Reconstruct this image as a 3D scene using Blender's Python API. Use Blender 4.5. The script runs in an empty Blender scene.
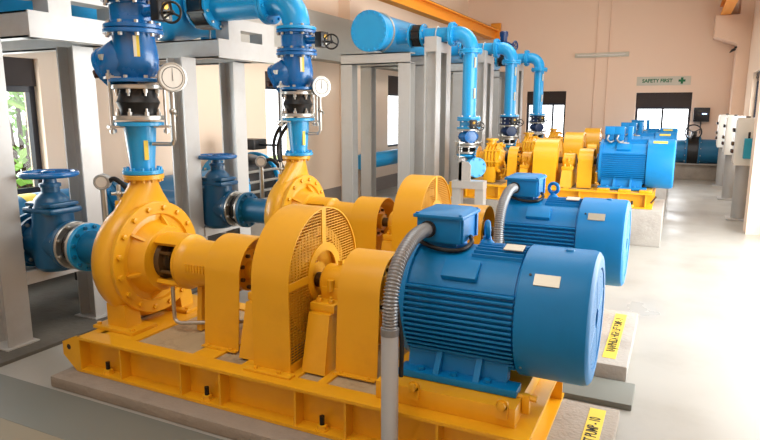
import bpy, bmesh, math, random
from mathutils import Vector as V, Matrix
random.seed(4)
PI = math.pi
S = bpy.context.scene
COL = S.collection

# ------------------------------------------------------------------ materials
def mat(name, col, rough=.5, metal=0., var=.06, scale=6., bump=0., bscale=60., coat=0., spec=.5, stain=None, stain_amt=0., stain_scale=2.5):
    """painted / plain surface: slight colour variation, roughness variation, optional bump and stains"""
    m = bpy.data.materials.new(name); m.use_nodes = True
    n = m.node_tree.nodes; l = m.node_tree.links; b = n['Principled BSDF']
    def lin(c): return tuple((x/12.92 if x <= .04045 else ((x+.055)/1.055)**2.4) for x in c)
    c = lin(col)
    tc = n.new('ShaderNodeTexCoord'); nz = n.new('ShaderNodeTexNoise')
    nz.inputs['Scale'].default_value = scale; nz.inputs['Detail'].default_value = 5
    l.new(tc.outputs['Object'], nz.inputs['Vector'])
    mx = n.new('ShaderNodeMix'); mx.data_type = 'RGBA'
    mx.inputs[6].default_value = (*[x*(1-var) for x in c], 1); mx.inputs[7].default_value = (*[min(1, x*(1+var)) for x in c], 1)
    l.new(nz.outputs['Fac'], mx.inputs[0])
    out = mx.outputs[2]
    if stain:
        n2 = n.new('ShaderNodeTexNoise'); n2.inputs['Scale'].default_value = stain_scale; n2.inputs['Detail'].default_value = 8; n2.inputs['Roughness'].default_value = .65
        l.new(tc.outputs['Object'], n2.inputs['Vector'])
        rp = n.new('ShaderNodeValToRGB'); rp.color_ramp.elements[0].position = .5; rp.color_ramp.elements[1].position = .72
        rp.color_ramp.elements[0].color = (0, 0, 0, 1); rp.color_ramp.elements[1].color = (stain_amt,)*3 + (1,)
        l.new(n2.outputs['Fac'], rp.inputs[0])
        m2 = n.new('ShaderNodeMix'); m2.data_type = 'RGBA'; m2.inputs[7].default_value = (*lin(stain), 1)
        l.new(out, m2.inputs[6]); l.new(rp.outputs[0], m2.inputs[0]); out = m2.outputs[2]
    l.new(out, b.inputs['Base Color'])
    b.inputs['Metallic'].default_value = metal
    b.inputs['Specular IOR Level'].default_value = spec
    mr = n.new('ShaderNodeMapRange'); mr.inputs[3].default_value = max(.03, rough-.06); mr.inputs[4].default_value = min(1, rough+.08)
    l.new(nz.outputs['Fac'], mr.inputs[0]); l.new(mr.outputs[0], b.inputs['Roughness'])
    if coat: b.inputs['Coat Weight'].default_value = coat; b.inputs['Coat Roughness'].default_value = .12
    if bump:
        n3 = n.new('ShaderNodeTexNoise'); n3.inputs['Scale'].default_value = bscale; n3.inputs['Detail'].default_value = 4
        l.new(tc.outputs['Object'], n3.inputs['Vector'])
        bp = n.new('ShaderNodeBump'); bp.inputs['Strength'].default_value = bump; bp.inputs['Distance'].default_value = .02
        l.new(n3.outputs['Fac'], bp.inputs['Height']); l.new(bp.outputs[0], b.inputs['Normal'])
    return m

YEL = mat('yellow_paint', (.90, .665, .10), .36, var=.05, scale=3, coat=.2, stain=(.70, .46, .06), stain_amt=.3)
YELM = mat('yellow_mesh', (.84, .62, .12), .5)
BLUE = mat('motor_blue', (.0, .475, .735), .40, var=.07, scale=4, coat=.0, spec=.35, stain=(.02, .38, .56), stain_amt=.35)
VBLUE = mat('valve_blue', (.0, .39, .66), .25, var=.06, coat=.4)
PBLUE = mat('pipe_blue', (.08, .60, .84), .3, var=.06, coat=.25)
HBLUE = mat('suction_blue', (.04, .40, .57), .4, var=.1)
DBLUE = mat('dark_valve_blue', (.05, .18, .36), .35)
SIL = mat('silver_paint', (.75, .75, .74), .40, metal=.35, var=.07, scale=2.5, stain=(.66, .64, .61), stain_amt=.5)
STEEL = mat('galvanised', (.74, .74, .72), .34, metal=.85, var=.1, scale=30)
GALV = mat('conduit_grey', (.74, .77, .80), .45, metal=.25, var=.05)
FLEXM = mat('flex_steel', (.55, .56, .57), .42, metal=.55, var=.05)
BLK = mat('black_rubber', (.05, .05, .055), .45, var=.2)
BLKP = mat('black_paint', (.06, .06, .065), .35, var=.2)
BRN = mat('brown_plug', (.28, .16, .08), .6)
RUST = mat('shaft_grime', (.32, .23, .10), .55, var=.4, scale=25)
WHITE = mat('dial_white', (.88, .87, .84), .4, var=.02)
PALEP = mat('plate_metal', (.72, .70, .64), .38, metal=.5, var=.12, scale=20)
STICK = mat('sticker_yellow', (.90, .80, .30), .5)
STICKW = mat('sticker_white', (.86, .85, .78), .5)
INK = mat('ink', (.10, .10, .09), .6)
GREEN = mat('sign_green', (.05, .40, .24), .6)
SIGNW = mat('sign_white', (.78, .76, .70), .6)
CONC = mat('concrete', (.60, .56, .51), .8, var=.12, scale=5, bump=.35, bscale=45, stain=(.44, .40, .36), stain_amt=.7)
CONCL = mat('concrete_light', (.64, .62, .59), .7, var=.1, scale=4, bump=.3, bscale=40, stain=(.50, .47, .44), stain_amt=.6)
GROUT = mat('grout', (.70, .63, .50), .85, var=.14, scale=8, bump=.3, stain=(.42, .34, .25), stain_amt=.7, stain_scale=6)
WALL = mat('wall_peach', (.93, .82, .73), .8, var=.02, scale=1.2, bump=.05, bscale=120)
WALLW = mat('wall_cream', (.94, .85, .76), .8, var=.02, scale=1.2)
DADO = mat('dado_grey', (.55, .52, .50), .7, var=.05)
BANDG = mat('band_grey', (.67, .66, .63), .7, var=.05)
CEIL = mat('ceiling', (.90, .87, .82), .9)
ORG = mat('crane_orange', (.92, .58, .12), .45, var=.06, coat=.1)
NAVY = mat('window_frame', (.07, .08, .14), .35)
SHUT = mat('shutter_brown', (.20, .15, .13), .6, var=.12)
CAB = mat('cabinet_cream', (.88, .87, .83), .45)
POST = mat('post_grey', (.68, .68, .67), .45, metal=.2)
TEAL = mat('teal_box', (.10, .58, .68), .45)
DARK = mat('dark_plastic', (.08, .08, .10), .4)
LAMPM = mat('lamp_body', (.80, .78, .72), .5)
BRASS = mat('brass', (.70, .55, .25), .35, metal=.8)
LEAF = mat('leaf', (.55, .74, .36), .6, var=.3)
GRASS = mat('grass', (.62, .66, .45), .9, var=.2)
PALEY = mat('pale_yard', (.95, .94, .92), .9)
led = bpy.data.materials.new('led'); led.use_nodes = True
led.node_tree.nodes['Principled BSDF'].inputs['Emission Color'].default_value = (.3, .5, 1, 1)
led.node_tree.nodes['Principled BSDF'].inputs['Emission Strength'].default_value = 4
GLASS = bpy.data.materials.new('pane_glass'); GLASS.use_nodes = True
_n = GLASS.node_tree.nodes; _l = GLASS.node_tree.links
_n.remove(_n['Principled BSDF'])
_t = _n.new('ShaderNodeBsdfTransparent'); _g = _n.new('ShaderNodeBsdfGlossy'); _g.inputs['Roughness'].default_value = .05
_f = _n.new('ShaderNodeFresnel'); _m = _n.new('ShaderNodeMixShader'); _tx = _n.new('ShaderNodeTexNoise'); _tx.inputs['Scale'].default_value = 3
_mr = _n.new('ShaderNodeMapRange'); _mr.inputs[3].default_value = .03; _mr.inputs[4].default_value = .07
_l.new(_tx.outputs[0], _mr.inputs[0]); _l.new(_mr.outputs[0], _g.inputs['Roughness'])
_ge = _n.new('ShaderNodeNewGeometry'); _ma = _n.new('ShaderNodeMath'); _ma.operation = 'SUBTRACT'; _ma.inputs[0].default_value = 1
_mb = _n.new('ShaderNodeMath'); _mb.operation = 'MULTIPLY'
_l.new(_ge.outputs['Backfacing'], _ma.inputs[1]); _l.new(_ma.outputs[0], _mb.inputs[0]); _l.new(_f.outputs[0], _mb.inputs[1])
_l.new(_mb.outputs[0], _m.inputs[0]); _l.new(_t.outputs[0], _m.inputs[1]); _l.new(_g.outputs[0], _m.inputs[2])
_l.new(_m.outputs[0], _n['Material Output'].inputs[0])

def floor_mat():
    m = mat('floor_epoxy', (.64, .63, .60), .22, var=.05, scale=.8, stain=(.54, .52, .48), stain_amt=.5, stain_scale=1.1)
    n = m.node_tree.nodes; l = m.node_tree.links; b = n['Principled BSDF']
    nz = n.new('ShaderNodeTexNoise'); nz.inputs['Scale'].default_value = 1.6; nz.inputs['Detail'].default_value = 6
    tc = n.new('ShaderNodeTexCoord'); l.new(tc.outputs['Object'], nz.inputs['Vector'])
    mr = n.new('ShaderNodeMapRange'); mr.inputs[1].default_value = .3; mr.inputs[2].default_value = .7; mr.inputs[3].default_value = .26; mr.inputs[4].default_value = .50
    l.new(nz.outputs['Fac'], mr.inputs[0]); l.new(mr.outputs[0], b.inputs['Roughness'])
    return m
FLOOR = floor_mat()
BANDF = mat('floor_band', (.44, .45, .42), .5, var=.06, scale=2, stain=(.44, .43, .40), stain_amt=.5)
BEIGEF = mat('floor_beige', (.54, .51, .43), .6, var=.06, scale=2)
SLAB = mat('rough_slab', (.38, .37, .34), .85, var=.15, scale=4, bump=.5, bscale=25, stain=(.33, .30, .27), stain_amt=.8)

# ------------------------------------------------------------------ mesh builder
OFF = V((0, 0, 0))
def basis(axis):
    a = V(axis).normalized()
    t = V((0, 0, 1)) if abs(a.z) < .9 else V((1, 0, 0))
    u = a.cross(t).normalized(); w = a.cross(u).normalized()
    return a, u, w
class MB:
    def __init__(s): s.bm = bmesh.new()
    def box(s, x0, x1, y0, y1, z0, z1, bev=0., seg=2, rot=None, about=None):
        vs = [s.bm.verts.new((x, y, z)) for x in (x0, x1) for y in (y0, y1) for z in (z0, z1)]
        q = [(0, 1, 3, 2), (4, 6, 7, 5), (0, 4, 5, 1), (2, 3, 7, 6), (0, 2, 6, 4), (1, 5, 7, 3)]
        fs = [s.bm.faces.new([vs[i] for i in f]) for f in q]
        allv = vs
        if bev:
            es = list({e for f in fs for e in f.edges})
            r = bmesh.ops.bevel(s.bm, geom=es, offset=bev, segments=seg, affect='EDGES', profile=.6)
            allv = list({v for f in r['faces'] for v in f.verts} | {v for v in vs if v.is_valid})
            done = set(allv)
            for v in list(allv):
                for f in v.link_faces:
                    for w in f.verts: done.add(w)
            allv = list(done)
        if rot is not None:
            c = V(about) if about is not None else V(((x0+x1)/2, (y0+y1)/2, (z0+z1)/2))
            for v in allv: v.co = rot @ (v.co - c) + c
        return s
    def loops(s, rings, cap0=True, cap1=True, closed=False):
        vr = [[s.bm.verts.new(p) for p in r] for r in rings]
        n = len(vr[0])
        pairs = list(zip(vr, vr[1:])) + ([(vr[-1], vr[0])] if closed else [])
        for a, b in pairs:
            for i in range(n): s.bm.faces.new((a[i], a[(i+1) % n], b[(i+1) % n], b[i]))
        if not closed:
            if cap0: s.bm.faces.new(list(reversed(vr[0])))
            if cap1: s.bm.faces.new(vr[-1])
        return s
    def lathe(s, p, axis, prof, n=32, cap0=True, cap1=True, closed=False):
        p = V(p); a, u, w = basis(axis)
        return s.loops([[p + a*t + (u*math.cos(k*2*PI/n) + w*math.sin(k*2*PI/n))*max(r, .0004) for k in range(n)] for t, r in prof], cap0, cap1, closed)
    def cyl(s, p0, p1, r0, r1=None, n=24):
        p0, p1 = V(p0), V(p1); d = p1 - p0
        return s.lathe(p0, d, [(0, r0), (d.length, r0 if r1 is None else r1)], n)
    def ring(s, p, axis, r0, r1, t, n=32):
        return s.lathe(p, axis, [(0, r0), (0, r1), (t, r1), (t, r0)], n, closed=True)
    def tube(s, path, r, n=14, caps=True, closed=False):
        P = [V(q) for q in path]; N = len(P)
        rr = r if isinstance(r, (list, tuple)) else [r]*N
        T = []
        for i in range(N):
            a = P[i-1] if (i or closed) else P[i]; b = P[(i+1) % N] if (i < N-1 or closed) else P[i]
            T.append((b-a).normalized())
        _, u, _w = basis(T[0]); rings = []
        for i in range(N):
            u = (u - T[i]*u.dot(T[i])).normalized(); w = T[i].cross(u)
            rings.append([P[i] + (u*math.cos(k*2*PI/n) + w*math.sin(k*2*PI/n))*rr[i] for k in range(n)])
        return s.loops(rings, caps, caps, closed)
    def torus(s, c, axis, R, r, n=32, m=10):
        c = V(c); a, u, w = basis(axis)
        return s.loops([[c + (u*math.cos(k*2*PI/n) + w*math.sin(k*2*PI/n))*(R + r*math.cos(j*2*PI/m)) + a*r*math.sin(j*2*PI/m) for j in range(m)] for k in range(n)], closed=True)
    def prism(s, pts, ax, a, b):
        """polygon in the plane normal to ax ('x': (y,z), 'y': (x,z), 'z': (x,y)) extruded from a to b"""
        f = {'x': lambda p, t: (t, p[0], p[1]), 'y': lambda p, t: (p[0], t, p[1]), 'z': lambda p, t: (p[0], p[1], t)}[ax]
        return s.loops([[f(p, a) for p in pts], [f(p, b) for p in pts]])
    def sph(s, c, r, sc=(1, 1, 1), n=20):
        m = Matrix.Translation(V(c)) @ Matrix.Diagonal((*sc, 1))
        bmesh.ops.create_uvsphere(s.bm, u_segments=n, v_segments=n//2, radius=r, matrix=m); return s
    def build(s, name, material, parent=None, angle=35, origin=None, kind=None):
        bmesh.ops.recalc_face_normals(s.bm, faces=s.bm.faces)
        me = bpy.data.meshes.new(name)
        base = V((0, 0, 0))
        if parent is not None: base = V(parent['_w'])
        elif origin is not None: base = V(origin) + OFF
        for v in s.bm.verts: v.co = v.co + OFF - base
        s.bm.to_mesh(me); s.bm.free()
        me.materials.append(material)
        for p in me.polygons: p.use_smooth = True
        me.set_sharp_from_angle(angle=math.radians(angle))
        o = bpy.data.objects.new(name, me); COL.objects.link(o)
        if parent is not None: o.parent = parent; o['_w'] = tuple(base)
        else: o.location = base; o['_w'] = tuple(base)
        if kind: o['kind'] = kind
        return o

def thing(name, label, cat, loc=(0, 0, 0), group=None):
    o = bpy.data.objects.new(name, None); COL.objects.link(o)
    w = V(loc) + OFF; o.location = w; o['_w'] = tuple(w); o['label'] = label; o['category'] = cat
    o.empty_display_size = .05
    if group: o['group'] = group
    return o
def tag(o, label, cat, group=None):
    o['label'] = label; o['category'] = cat
    if group: o['group'] = group
    return o
def struct(mb, name, m): return mb.build(name, m, kind='structure')
def copy_tree(o, shift=None, label=None, parent=None):
    c = o.copy(); COL.objects.link(c)
    if parent is not None: c.parent = parent
    if shift is not None: c.location = o.location + V(shift)
    if label: c['label'] = label
    for ch in list(o.children): copy_tree(ch, parent=c)
    return c
def bolts(parent, c, axis, R, n, r=.012, h=.014, m=None, name='bolt', phase=.5, arc=None, stud=0.):
    """a circle of hexagon bolts, each an object of its own sharing one mesh"""
    c = V(c); a, u, w = basis(axis)
    mb = MB(); mb.lathe((0, 0, 0), a, [(-.001, r*1.0), (h, r*1.0), (h+.001, r*.85)] + ([(h+.0015, r*.5), (h+stud, r*.5)] if stud else []), 6)
    first = None
    base = V(parent['_w'])
    for k in range(n):
        t = (k + phase)*2*PI/n
        p = c + (u*math.cos(t) + w*math.sin(t))*R + OFF - base
        if first is None:
            sv = OFF.copy(); OFF.zero()
            o = mb.build(name, m or parent.data.materials[0], None); OFF.xyz = sv
            o.parent = parent; first = o
        else:
            o = first.copy(); COL.objects.link(o)
        o.location = p
def flange(parent, c, axis, r, t, m, nb=0, br=.013, bm=None, r0=None, side=1, name='flange', both=False, stud=0.):
    a = V(axis).normalized(); c = V(c)
    o = MB().lathe(c, a, [(0, r-.004), (.004, r), (t-.004, r), (t, r-.004)], 40).build(name, m, parent)
    if nb:
        if side > 0 or both: bolts(o, c + a*t, a, r*.86, nb, br, .016, bm or STEEL, stud=stud)
        if side < 0 or both: bolts(o, c, -a, r*.86, nb, br, .016, bm or STEEL, stud=stud)
    return o
def arc(c, r, a0, a1, n, plane):
    out = []
    for i in range(n+1):
        t = math.radians(a0 + (a1-a0)*i/n); x, y = r*math.cos(t), r*math.sin(t)
        out.append(V(c) + {'xz': V((x, 0, y)), 'xy': V((x, y, 0)), 'yz': V((0, x, y))}[plane])
    return out
def bez(pts, n=24):
    """Catmull-Rom through points"""
    P = [V(p) for p in pts]; P = [P[0]*2-P[1]] + P + [P[-1]*2-P[-2]]; out = []
    for i in range(1, len(P)-2):
        for k in range(n):
            t = k/n
            out.append(.5*((2*P[i]) + (P[i+1]-P[i-1])*t + (2*P[i-1]-5*P[i]+4*P[i+1]-P[i+2])*t*t + (3*P[i]-P[i-1]-3*P[i+1]+P[i+2])*t**3))
    out.append(P[-2]); return out
def text_part(txt, size, M4, m, parent, name='lettering', depth=.0006, bold=0., sx=1.):
    cu = bpy.data.curves.new('t', 'FONT'); cu.body = txt; cu.size = size; cu.extrude = depth; cu.align_x = 'CENTER'; cu.align_y = 'CENTER'; cu.offset = bold
    t = bpy.data.objects.new('t', cu); COL.objects.link(t)
    bpy.context.view_layer.update()
    me = bpy.data.meshes.new_from_object(t.evaluated_get(bpy.context.evaluated_depsgraph_get()))
    bpy.data.objects.remove(t); bpy.data.curves.remove(cu)
    base = V(parent['_w'])
    me.transform(Matrix.Translation(OFF - base) @ M4 @ Matrix.Diagonal((sx, 1, 1, 1)))
    me.materials.clear(); me.materials.append(m)
    o = bpy.data.objects.new(name, me); COL.objects.link(o); o.parent = parent; o['_w'] = tuple(base)
    return o

Y1, ZA = 2.82, .706        # axis of the nearest pump set
XS = -3.04                 # its vertical pipe
# unit tables: shift of each pump set
U = {1: V((0, 0, 0)), 2: V((0, 1.74, 0)), 3: V((.25, 5.63, .254)), 4: V((.25, 7.95, .254)), 5: V((.25, 10.3, .254))}
WHO = {1: 'nearest pump set', 2: 'second pump set', 3: 'third pump set', 4: 'fourth pump set', 5: 'farthest pump set'}

# ------------------------------------------------------------------ setting
XL, XR, YF, YB, HZ = -5.4, 1.25, -1.6, 16.6, 5.0
struct(MB().box(XL-.2, XR+.2, YF-.2, YB+.2, -.2, 0), 'floor', FLOOR)
struct(MB().box(XL-.2, XR+.2, YF-.2, YB+.2, HZ, HZ+.2), 'ceiling', CEIL)
struct(MB().box(-3.83, -.9, 1.85, 2.20, -.01, .003), 'trim_1', BANDF)
struct(MB().box(-3.83, -.9, YF, 1.85, -.01, .002), 'trim_2', BEIGEF)
struct(MB().box(XL, -3.83, 1.2, 6.2, -.01, .025, .006), 'trim_3', SLAB)
struct(MB().box(XL-.2, XR+.2, YF-.2, YF, 0, HZ), 'wall_front', WALL)
def wall_x(name, x0, x1, y0, y1, holes, m):
    """wall running along y with rectangular openings (ya, yb, za, zb), in one mesh"""
    mb = MB(); y = y0
    for ya, yb, za, zb in sorted(holes):
        mb.box(x0, x1, y, ya, 0, HZ)
        if za > 0: mb.box(x0, x1, ya, yb, 0, za)
        mb.box(x0, x1, ya, yb, zb, HZ); y = yb
    mb.box(x0, x1, y, y1, 0, HZ)
    return struct(mb, name, m)
LW = [(2.35, 3.86, .85, 2.1), (7.35, 8.2, .85, 2.17), (11.5, 13.0, .85, 2.3)]
wall_x('wall_left', XL-.25, XL, YF, YB, LW, WALLW)
RWIN = (11.9, 14.6, .9, 2.35)
wall_x('wall_right', XR, XR+.25, YF, YB, [(3.2, 9.0, 0, 3.1), RWIN], WALLW)
BW = [(-3.72, -2.70, .75, 2.08), (-1.02, .22, .60, 2.02)]
mb = MB(); x = XL
for xa, xb, za, zb in BW:
    mb.box(x, xa, YB, YB+.25, 0, HZ); mb.box(xa, xb, YB, YB+.25, 0, za); mb.box(xa, xb, YB, YB+.25, zb, HZ); x = xb
mb.box(x, XR, YB, YB+.25, 0, HZ); struct(mb, 'wall_back', WALL)
struct(MB().box(XL, XL+.015, YF, YB, 0, .27), 'baseboard_left', DADO)
struct(MB().box(XL, XR, YB-.015, YB, 0, .30), 'baseboard_back', DADO)
struct(MB().box(XL, XL+.30, YF, YB, 2.40, 3.10, .01), 'trim_4', BANDG)      # lintel beam along the left wall
# piers and corbels of the right wall
struct(MB().box(.90, XR, 9.25, 9.61, 0, HZ), 'trim_5', WALLW)
mb = MB().box(1.0, XR, 15.9, YB, 0, HZ); mb.prism([(1.0, 3.66), (.54, 3.66), (.54, 3.22), (1.0, 3.05)], 'y', 15.9, YB); struct(mb, 'trim_6', WALL)
for i, (y, zt, zb) in enumerate(((4.95, 4.6, 3.1), (9.5, 4.6, 3.1))):
    struct(MB().box(XL, XL+.22, y, y+.4, 0, 2.4).box(XL, XL+.22, y, y+.4, 3.1, HZ), 'trim_%d' % (7+i), WALLW)

def window(idx, along, fixed, a, b, za, zb, shut, depth=.08, mullions=1, w=.055):
    """framed window with a shutter box at its head; along 'y' sits in the left/right wall, 'x' in the back wall"""
    def bx(mb, a0, a1, d0, d1, z0, z1):
        if along == 'y': mb.box(fixed+d0, fixed+d1, a0, a1, z0, z1)
        else: mb.box(a0, a1, fixed+d0, fixed+d1, z0, z1)
        return mb
    mb = MB(); zt = zb - shut
    bx(mb, a, a+w, 0, depth, za, zt); bx(mb, b-w, b, 0, depth, za, zt)
    bx(mb, a+w, b-w, 0, depth, za, za+w); bx(mb, a+w, b-w, 0, depth, zt-w, zt)
    for k in range(mullions):
        c = a + (b-a)*(k+1)/(mullions+1); bx(mb, c-.022, c+.022, .01, depth-.01, za+w, zt-w)
    o = struct(mb, 'window_%d' % idx, NAVY)
    mb = MB(); bx(mb, a, b, -.01, depth+.03, zt, zb)
    n = max(2, int(shut/.05))
    for k in range(n): bx(mb, a+.004, b-.004, -.02, depth, zt+shut*(k+.12)/n, zt+shut*(k+.78)/n)
    mb.build('shutter_box', SHUT, o)
    mb = MB(); bx(mb, a+w, b-w, depth/2-.003, depth/2+.003, za+w, zt-w); mb.build('pane', GLASS, o)
    return o
window(1, 'y', XL-.15, *LW[0], .25, .06); window(2, 'y', XL-.08, *LW[1], .22, .04, 1, .03); window(3, 'y', XL-.08, *LW[2], .36, .05, 1, .04)
window(4, 'x', YB+.10, *BW[0], .30, mullions=2); window(5, 'x', YB+.10, *BW[1], .34)
window(6, 'y', XR+.08, *RWIN, .0001+.12)
# yard and shrubs outside the left window, yard beyond the back and right walls
struct(MB().box(XL-9, XL-.25, -6, 24, -.4, -.2), 'trim_9', GRASS)
struct(MB().box(XL-.25, 9, YB+.25, 26, -.4, -.2), 'trim_10', PALEY)
struct(MB().box(XR+.25, 9, -6, YB+.25, -.22, -.02), 'trim_11', PALEY)
def shrub(x, y, h, r, seed, label):
    rnd = random.Random(seed)
    t = thing('shrub', label, 'shrub', (x, y, -.2), 'shrubs outside the left window')
    mb = MB()
    for k in range(5):
        a = k*1.26; mb.tube(bez([(x, y, -.2), (x+.1*math.cos(a), y+.1*math.sin(a), h*.3), (x+.35*r*math.cos(a), y+.35*r*math.sin(a), h*.75)], 5), [.03]*11, 6)
    mb.build('stem', BRN, t)
    mb = MB()
    for k in range(800):
        a = rnd.uniform(0, 2*PI); q = rnd.random()**.5; z = rnd.uniform(.12, 1)
        p = V((x + q*r*math.cos(a)*(1.1-.5*z), y + q*r*math.sin(a)*(1.1-.5*z), -.2+z*h))
        d = V((rnd.uniform(-1, 1), rnd.uniform(-1, 1), rnd.uniform(-.3, 1))).normalized(); e = d.cross(V((rnd.random(), .3, .6))).normalized()
        L, W = rnd.uniform(.12, .22), rnd.uniform(.04, .07); nrm = d.cross(e)*.006
        pts = [p, p+d*L*.5+e*W, p+d*L, p+d*L*.5-e*W]
        mb.loops([[c - nrm for c in pts], [c + nrm for c in pts]])
    mb.build('foliage', LEAF, t)
shrub(XL-1.7, 4.75, 3.2, .9, 1, 'tall green shrub outside the left window, near its top corner')
shrub(XL-2.8, 6.1, 2.6, .9, 2, 'lower green shrub behind the taller one outside the left window')

# crane runway beams
def ibeam_y(mb, x, y0, y1, z0, z1, w, tf=.03):
    mb.box(x-w/2, x+w/2, y0, y1, z0, z0+tf); mb.box(x-w/2, x+w/2, y0, y1, z1-tf, z1); mb.box(x-.012, x+.012, y0, y1, z0+tf, z1-tf)
t = thing('crane_beam', 'long orange crane runway beam high along the left wall', 'beam', (-4.6, 8, 3.42))
mb = MB(); ibeam_y(mb, -4.6, YF, YB-.05, 3.42, 3.68, .2); mb.build('girder', ORG, t)
MB().box(-4.63, -4.57, YF, YB-.1, 3.68, 3.72).build('rail', DARK, t)
MB().box(-4.72, -4.46, YB-.12, YB-.02, 3.40, 3.86, .01).build('end_stop', ORG, t)
for y in (-1.0, 3.4, 16.25):
    MB().prism([(XL, 3.15), (-4.5, 3.36), (-4.5, 3.42), (XL, 3.42)], 'y', y, y+.2).build('bracket', WALLW, t)
t = thing('crane_beam', 'orange crane runway beam resting on the corbels of the right wall', 'beam', (.72, 8, 3.66))
mb = MB(); ibeam_y(mb, .72, 9.0, YB-.05, 3.665, 3.95, .2); mb.build('girder', ORG, t)
MB().box(.69, .75, 9.0, YB-.1, 3.95, 3.99).build('rail', DARK, t)

# back wall fittings
t = thing('safety_sign', 'long white safety sign with green lettering above the right back window', 'sign', (-.42, YB, 2.19))
MB().box(-1.03, .16, YB-.02, YB-.001, 2.19, 2.40, .003).build('panel', SIGNW, t)
RX = Matrix.Rotation(PI/2, 4, 'X')
text_part('SAFETY FIRST', .115, Matrix.Translation((-.57, YB-.021, 2.297)) @ RX, GREEN, t, bold=.004, sx=.98)
MB().prism([(-.03+a*.075, 2.295+b*.075) for a, b in ((-.36, -1), (.36, -1), (.36, -.36), (1, -.36), (1, .36), (.36, .36), (.36, 1), (-.36, 1), (-.36, .36), (-1, .36), (-1, -.36), (-.36, -.36))], 'y', YB-.024, YB-.02).build('cross', GREEN, t)
t = thing('wall_lamp', 'long pale fluorescent lamp fitting high on the back wall', 'lamp', (-1.9, YB, 2.9))
MB().box(-2.53, -1.25, YB-.06, YB-.001, 2.90, 3.01, .01).build('housing', LAMPM, t)
MB().lathe((-2.46, YB-.078, 2.955), (1, 0, 0), [(0, .019), (1.14, .019)], 14).build('tube', WHITE, t)
for x in (-2.49, -1.31): MB().box(x-.015, x+.015, YB-.10, YB-.06, 2.925, 2.985, .004).build('end_cap', LAMPM, t)
t = thing('control_box', 'small dark wall box with a blue light on the back wall', 'box', (.46, YB, 1.33))
MB().box(.28, .62, YB-.12, YB-.001, 1.33, 1.66, .012).build('case', DARK, t)
MB().box(.31, .59, YB-.125, YB-.118, 1.36, 1.63, .003).build('door_panel', BLKP, t)
MB().box(.46, .56, YB-.129, YB-.123, 1.50, 1.525).build('indicator_light', led, t)
MB().cyl((.45, YB-.03, 1.33), (.45, YB-.03, 1.05), .012, n=10).build('cable', DARK, t)
for i, x in enumerate((-2.02, -1.72)):
    tag(MB().cyl((x, YB-.018, .35), (x, YB-.018, HZ-.02), .012, n=10).build('wall_conduit', WALL, origin=(x, YB, .35)),
        ('thin peach conduit running up the back wall left of the lamp centre', 'thin peach conduit running up the back wall right of the lamp centre')[i], 'conduit')
# low blue cross pipe with its valve at the back
t = thing('cross_pipe', 'low dark blue pipe running along the foot of the back wall', 'pipe', (-.2, 16.1, .64))
MB().cyl((-1.9, 16.1, .655), (.20, 16.1, .655), .28, n=40).cyl((.44, 16.1, .655), (1.24, 16.1, .655), .28, n=40).build('pipe', HBLUE, t)
flange(t, (.17, 16.1, .655), (1, 0, 0), .36, .035, HBLUE, 12, side=-1); flange(t, (.435, 16.1, .655), (1, 0, 0), .36, .035, HBLUE, 12)
t = thing('pipe_plinth', 'low concrete plinth under the dark blue cross pipe', 'plinth', (-.2, 16.1, 0))
MB().box(-1.9, 1.2, 15.9, 16.3, 0, .36, .02).build('block', CONC, t)
MB().box(-1.9, 1.2, 15.82, 16.38, .36, .385, .005).build('capping', CONCL, t)
t = thing('butterfly_valve', 'black valve with an upright handwheel on the cross pipe by the back wall', 'valve', (.32, 16.1, .4))
MB().lathe((.205, 16.1, .655), (1, 0, 0), [(0, .32), (.01, .345), (.22, .345), (.23, .32)], 36).build('body', BLKP, t)
bolts(t.children[0], (.205, 16.1, .655), (-1, 0, 0), .30, 10, .016, .02, STEEL); 
MB().cyl((.32, 16.1, .97), (.32, 16.1, 1.10), .05).box(.26, .38, 16.02, 16.18, 1.0, 1.12, .02).build('gearbox', BLKP, t)
mb = MB(); mb.torus((.30, 15.92, 1.10), (0, 1, .1), .17, .014)
for k in range(3): mb.cyl((.30, 15.92, 1.10), (.30+.17*math.cos(k*2.094+.5), 15.92, 1.10+.17*math.sin(k*2.094+.5)), .01, n=8)
mb.cyl((.30, 15.92, 1.10), (.30, 16.06, 1.06), .014, n=8); mb.build('handwheel', BLKP, t)

# local control posts along the right wall
def station(y, label, k):
    x = .90
    t = thing('control_post', label, 'control post', (x, y, 0), 'control posts along the right wall')
    MB().box(x-.17, x+.17, y-.17, y+.17, 0, .02, .004).build('base_plate', POST, t)
    MB().cyl((x, y, .02), (x, y, 1.0), .10, n=28).build('post', POST, t)
    c = MB().box(x-.14, x+.14, y-.17, y+.17, .82, 1.51, .012).build('cabinet', CAB, t)
    MB().box(x-.152, x-.139, y-.15, y+.15, .85, 1.48, .006).build('door', CAB, c)
    for z, col in ((1.33, DARK), (1.13, RUST), (1.02, BRN)):
        MB().lathe((x-.15, y-.06, z), (-1, 0, 0), [(0, .028), (.03, .028), (.034, .022)], 16).build('push_button', col, t)
        MB().lathe((x-.15, y+.06, z), (-1, 0, 0), [(0, .028), (.03, .028), (.034, .022)], 16).build('push_button', DARK, t)
    MB().cyl((x, y, 1.51), (x, y, 1.53), .03).build('gland', DARK, t)
station(10.5, 'nearest grey control post with cream cabinet and teal box on its side', 0)
station(12.8, 'middle grey control post with cream push-button cabinet by right wall', 1)
station(15.1, 'farthest grey control post with cream cabinet near the back wall', 2)
t = thing('switch_box', 'small teal box hung on the side of the nearest control post', 'box', (.93, 10.3, .92))
MB().box(.86, .99, 10.20, 10.30, .93, 1.22, .01).build('case', TEAL, t)
MB().box(.90, .93, 10.25, 10.27, 1.22, 1.31, .004).build('hook', DARK, t)
t = thing('wall_camera', 'small dark lamp fixed under the corbel in the far right corner', 'lamp', (1.0, 15.85, 2.85))
MB().box(.95, 1.0, 15.86, 15.92, 2.94, 2.98).build('arm', DARK, t)
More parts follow.
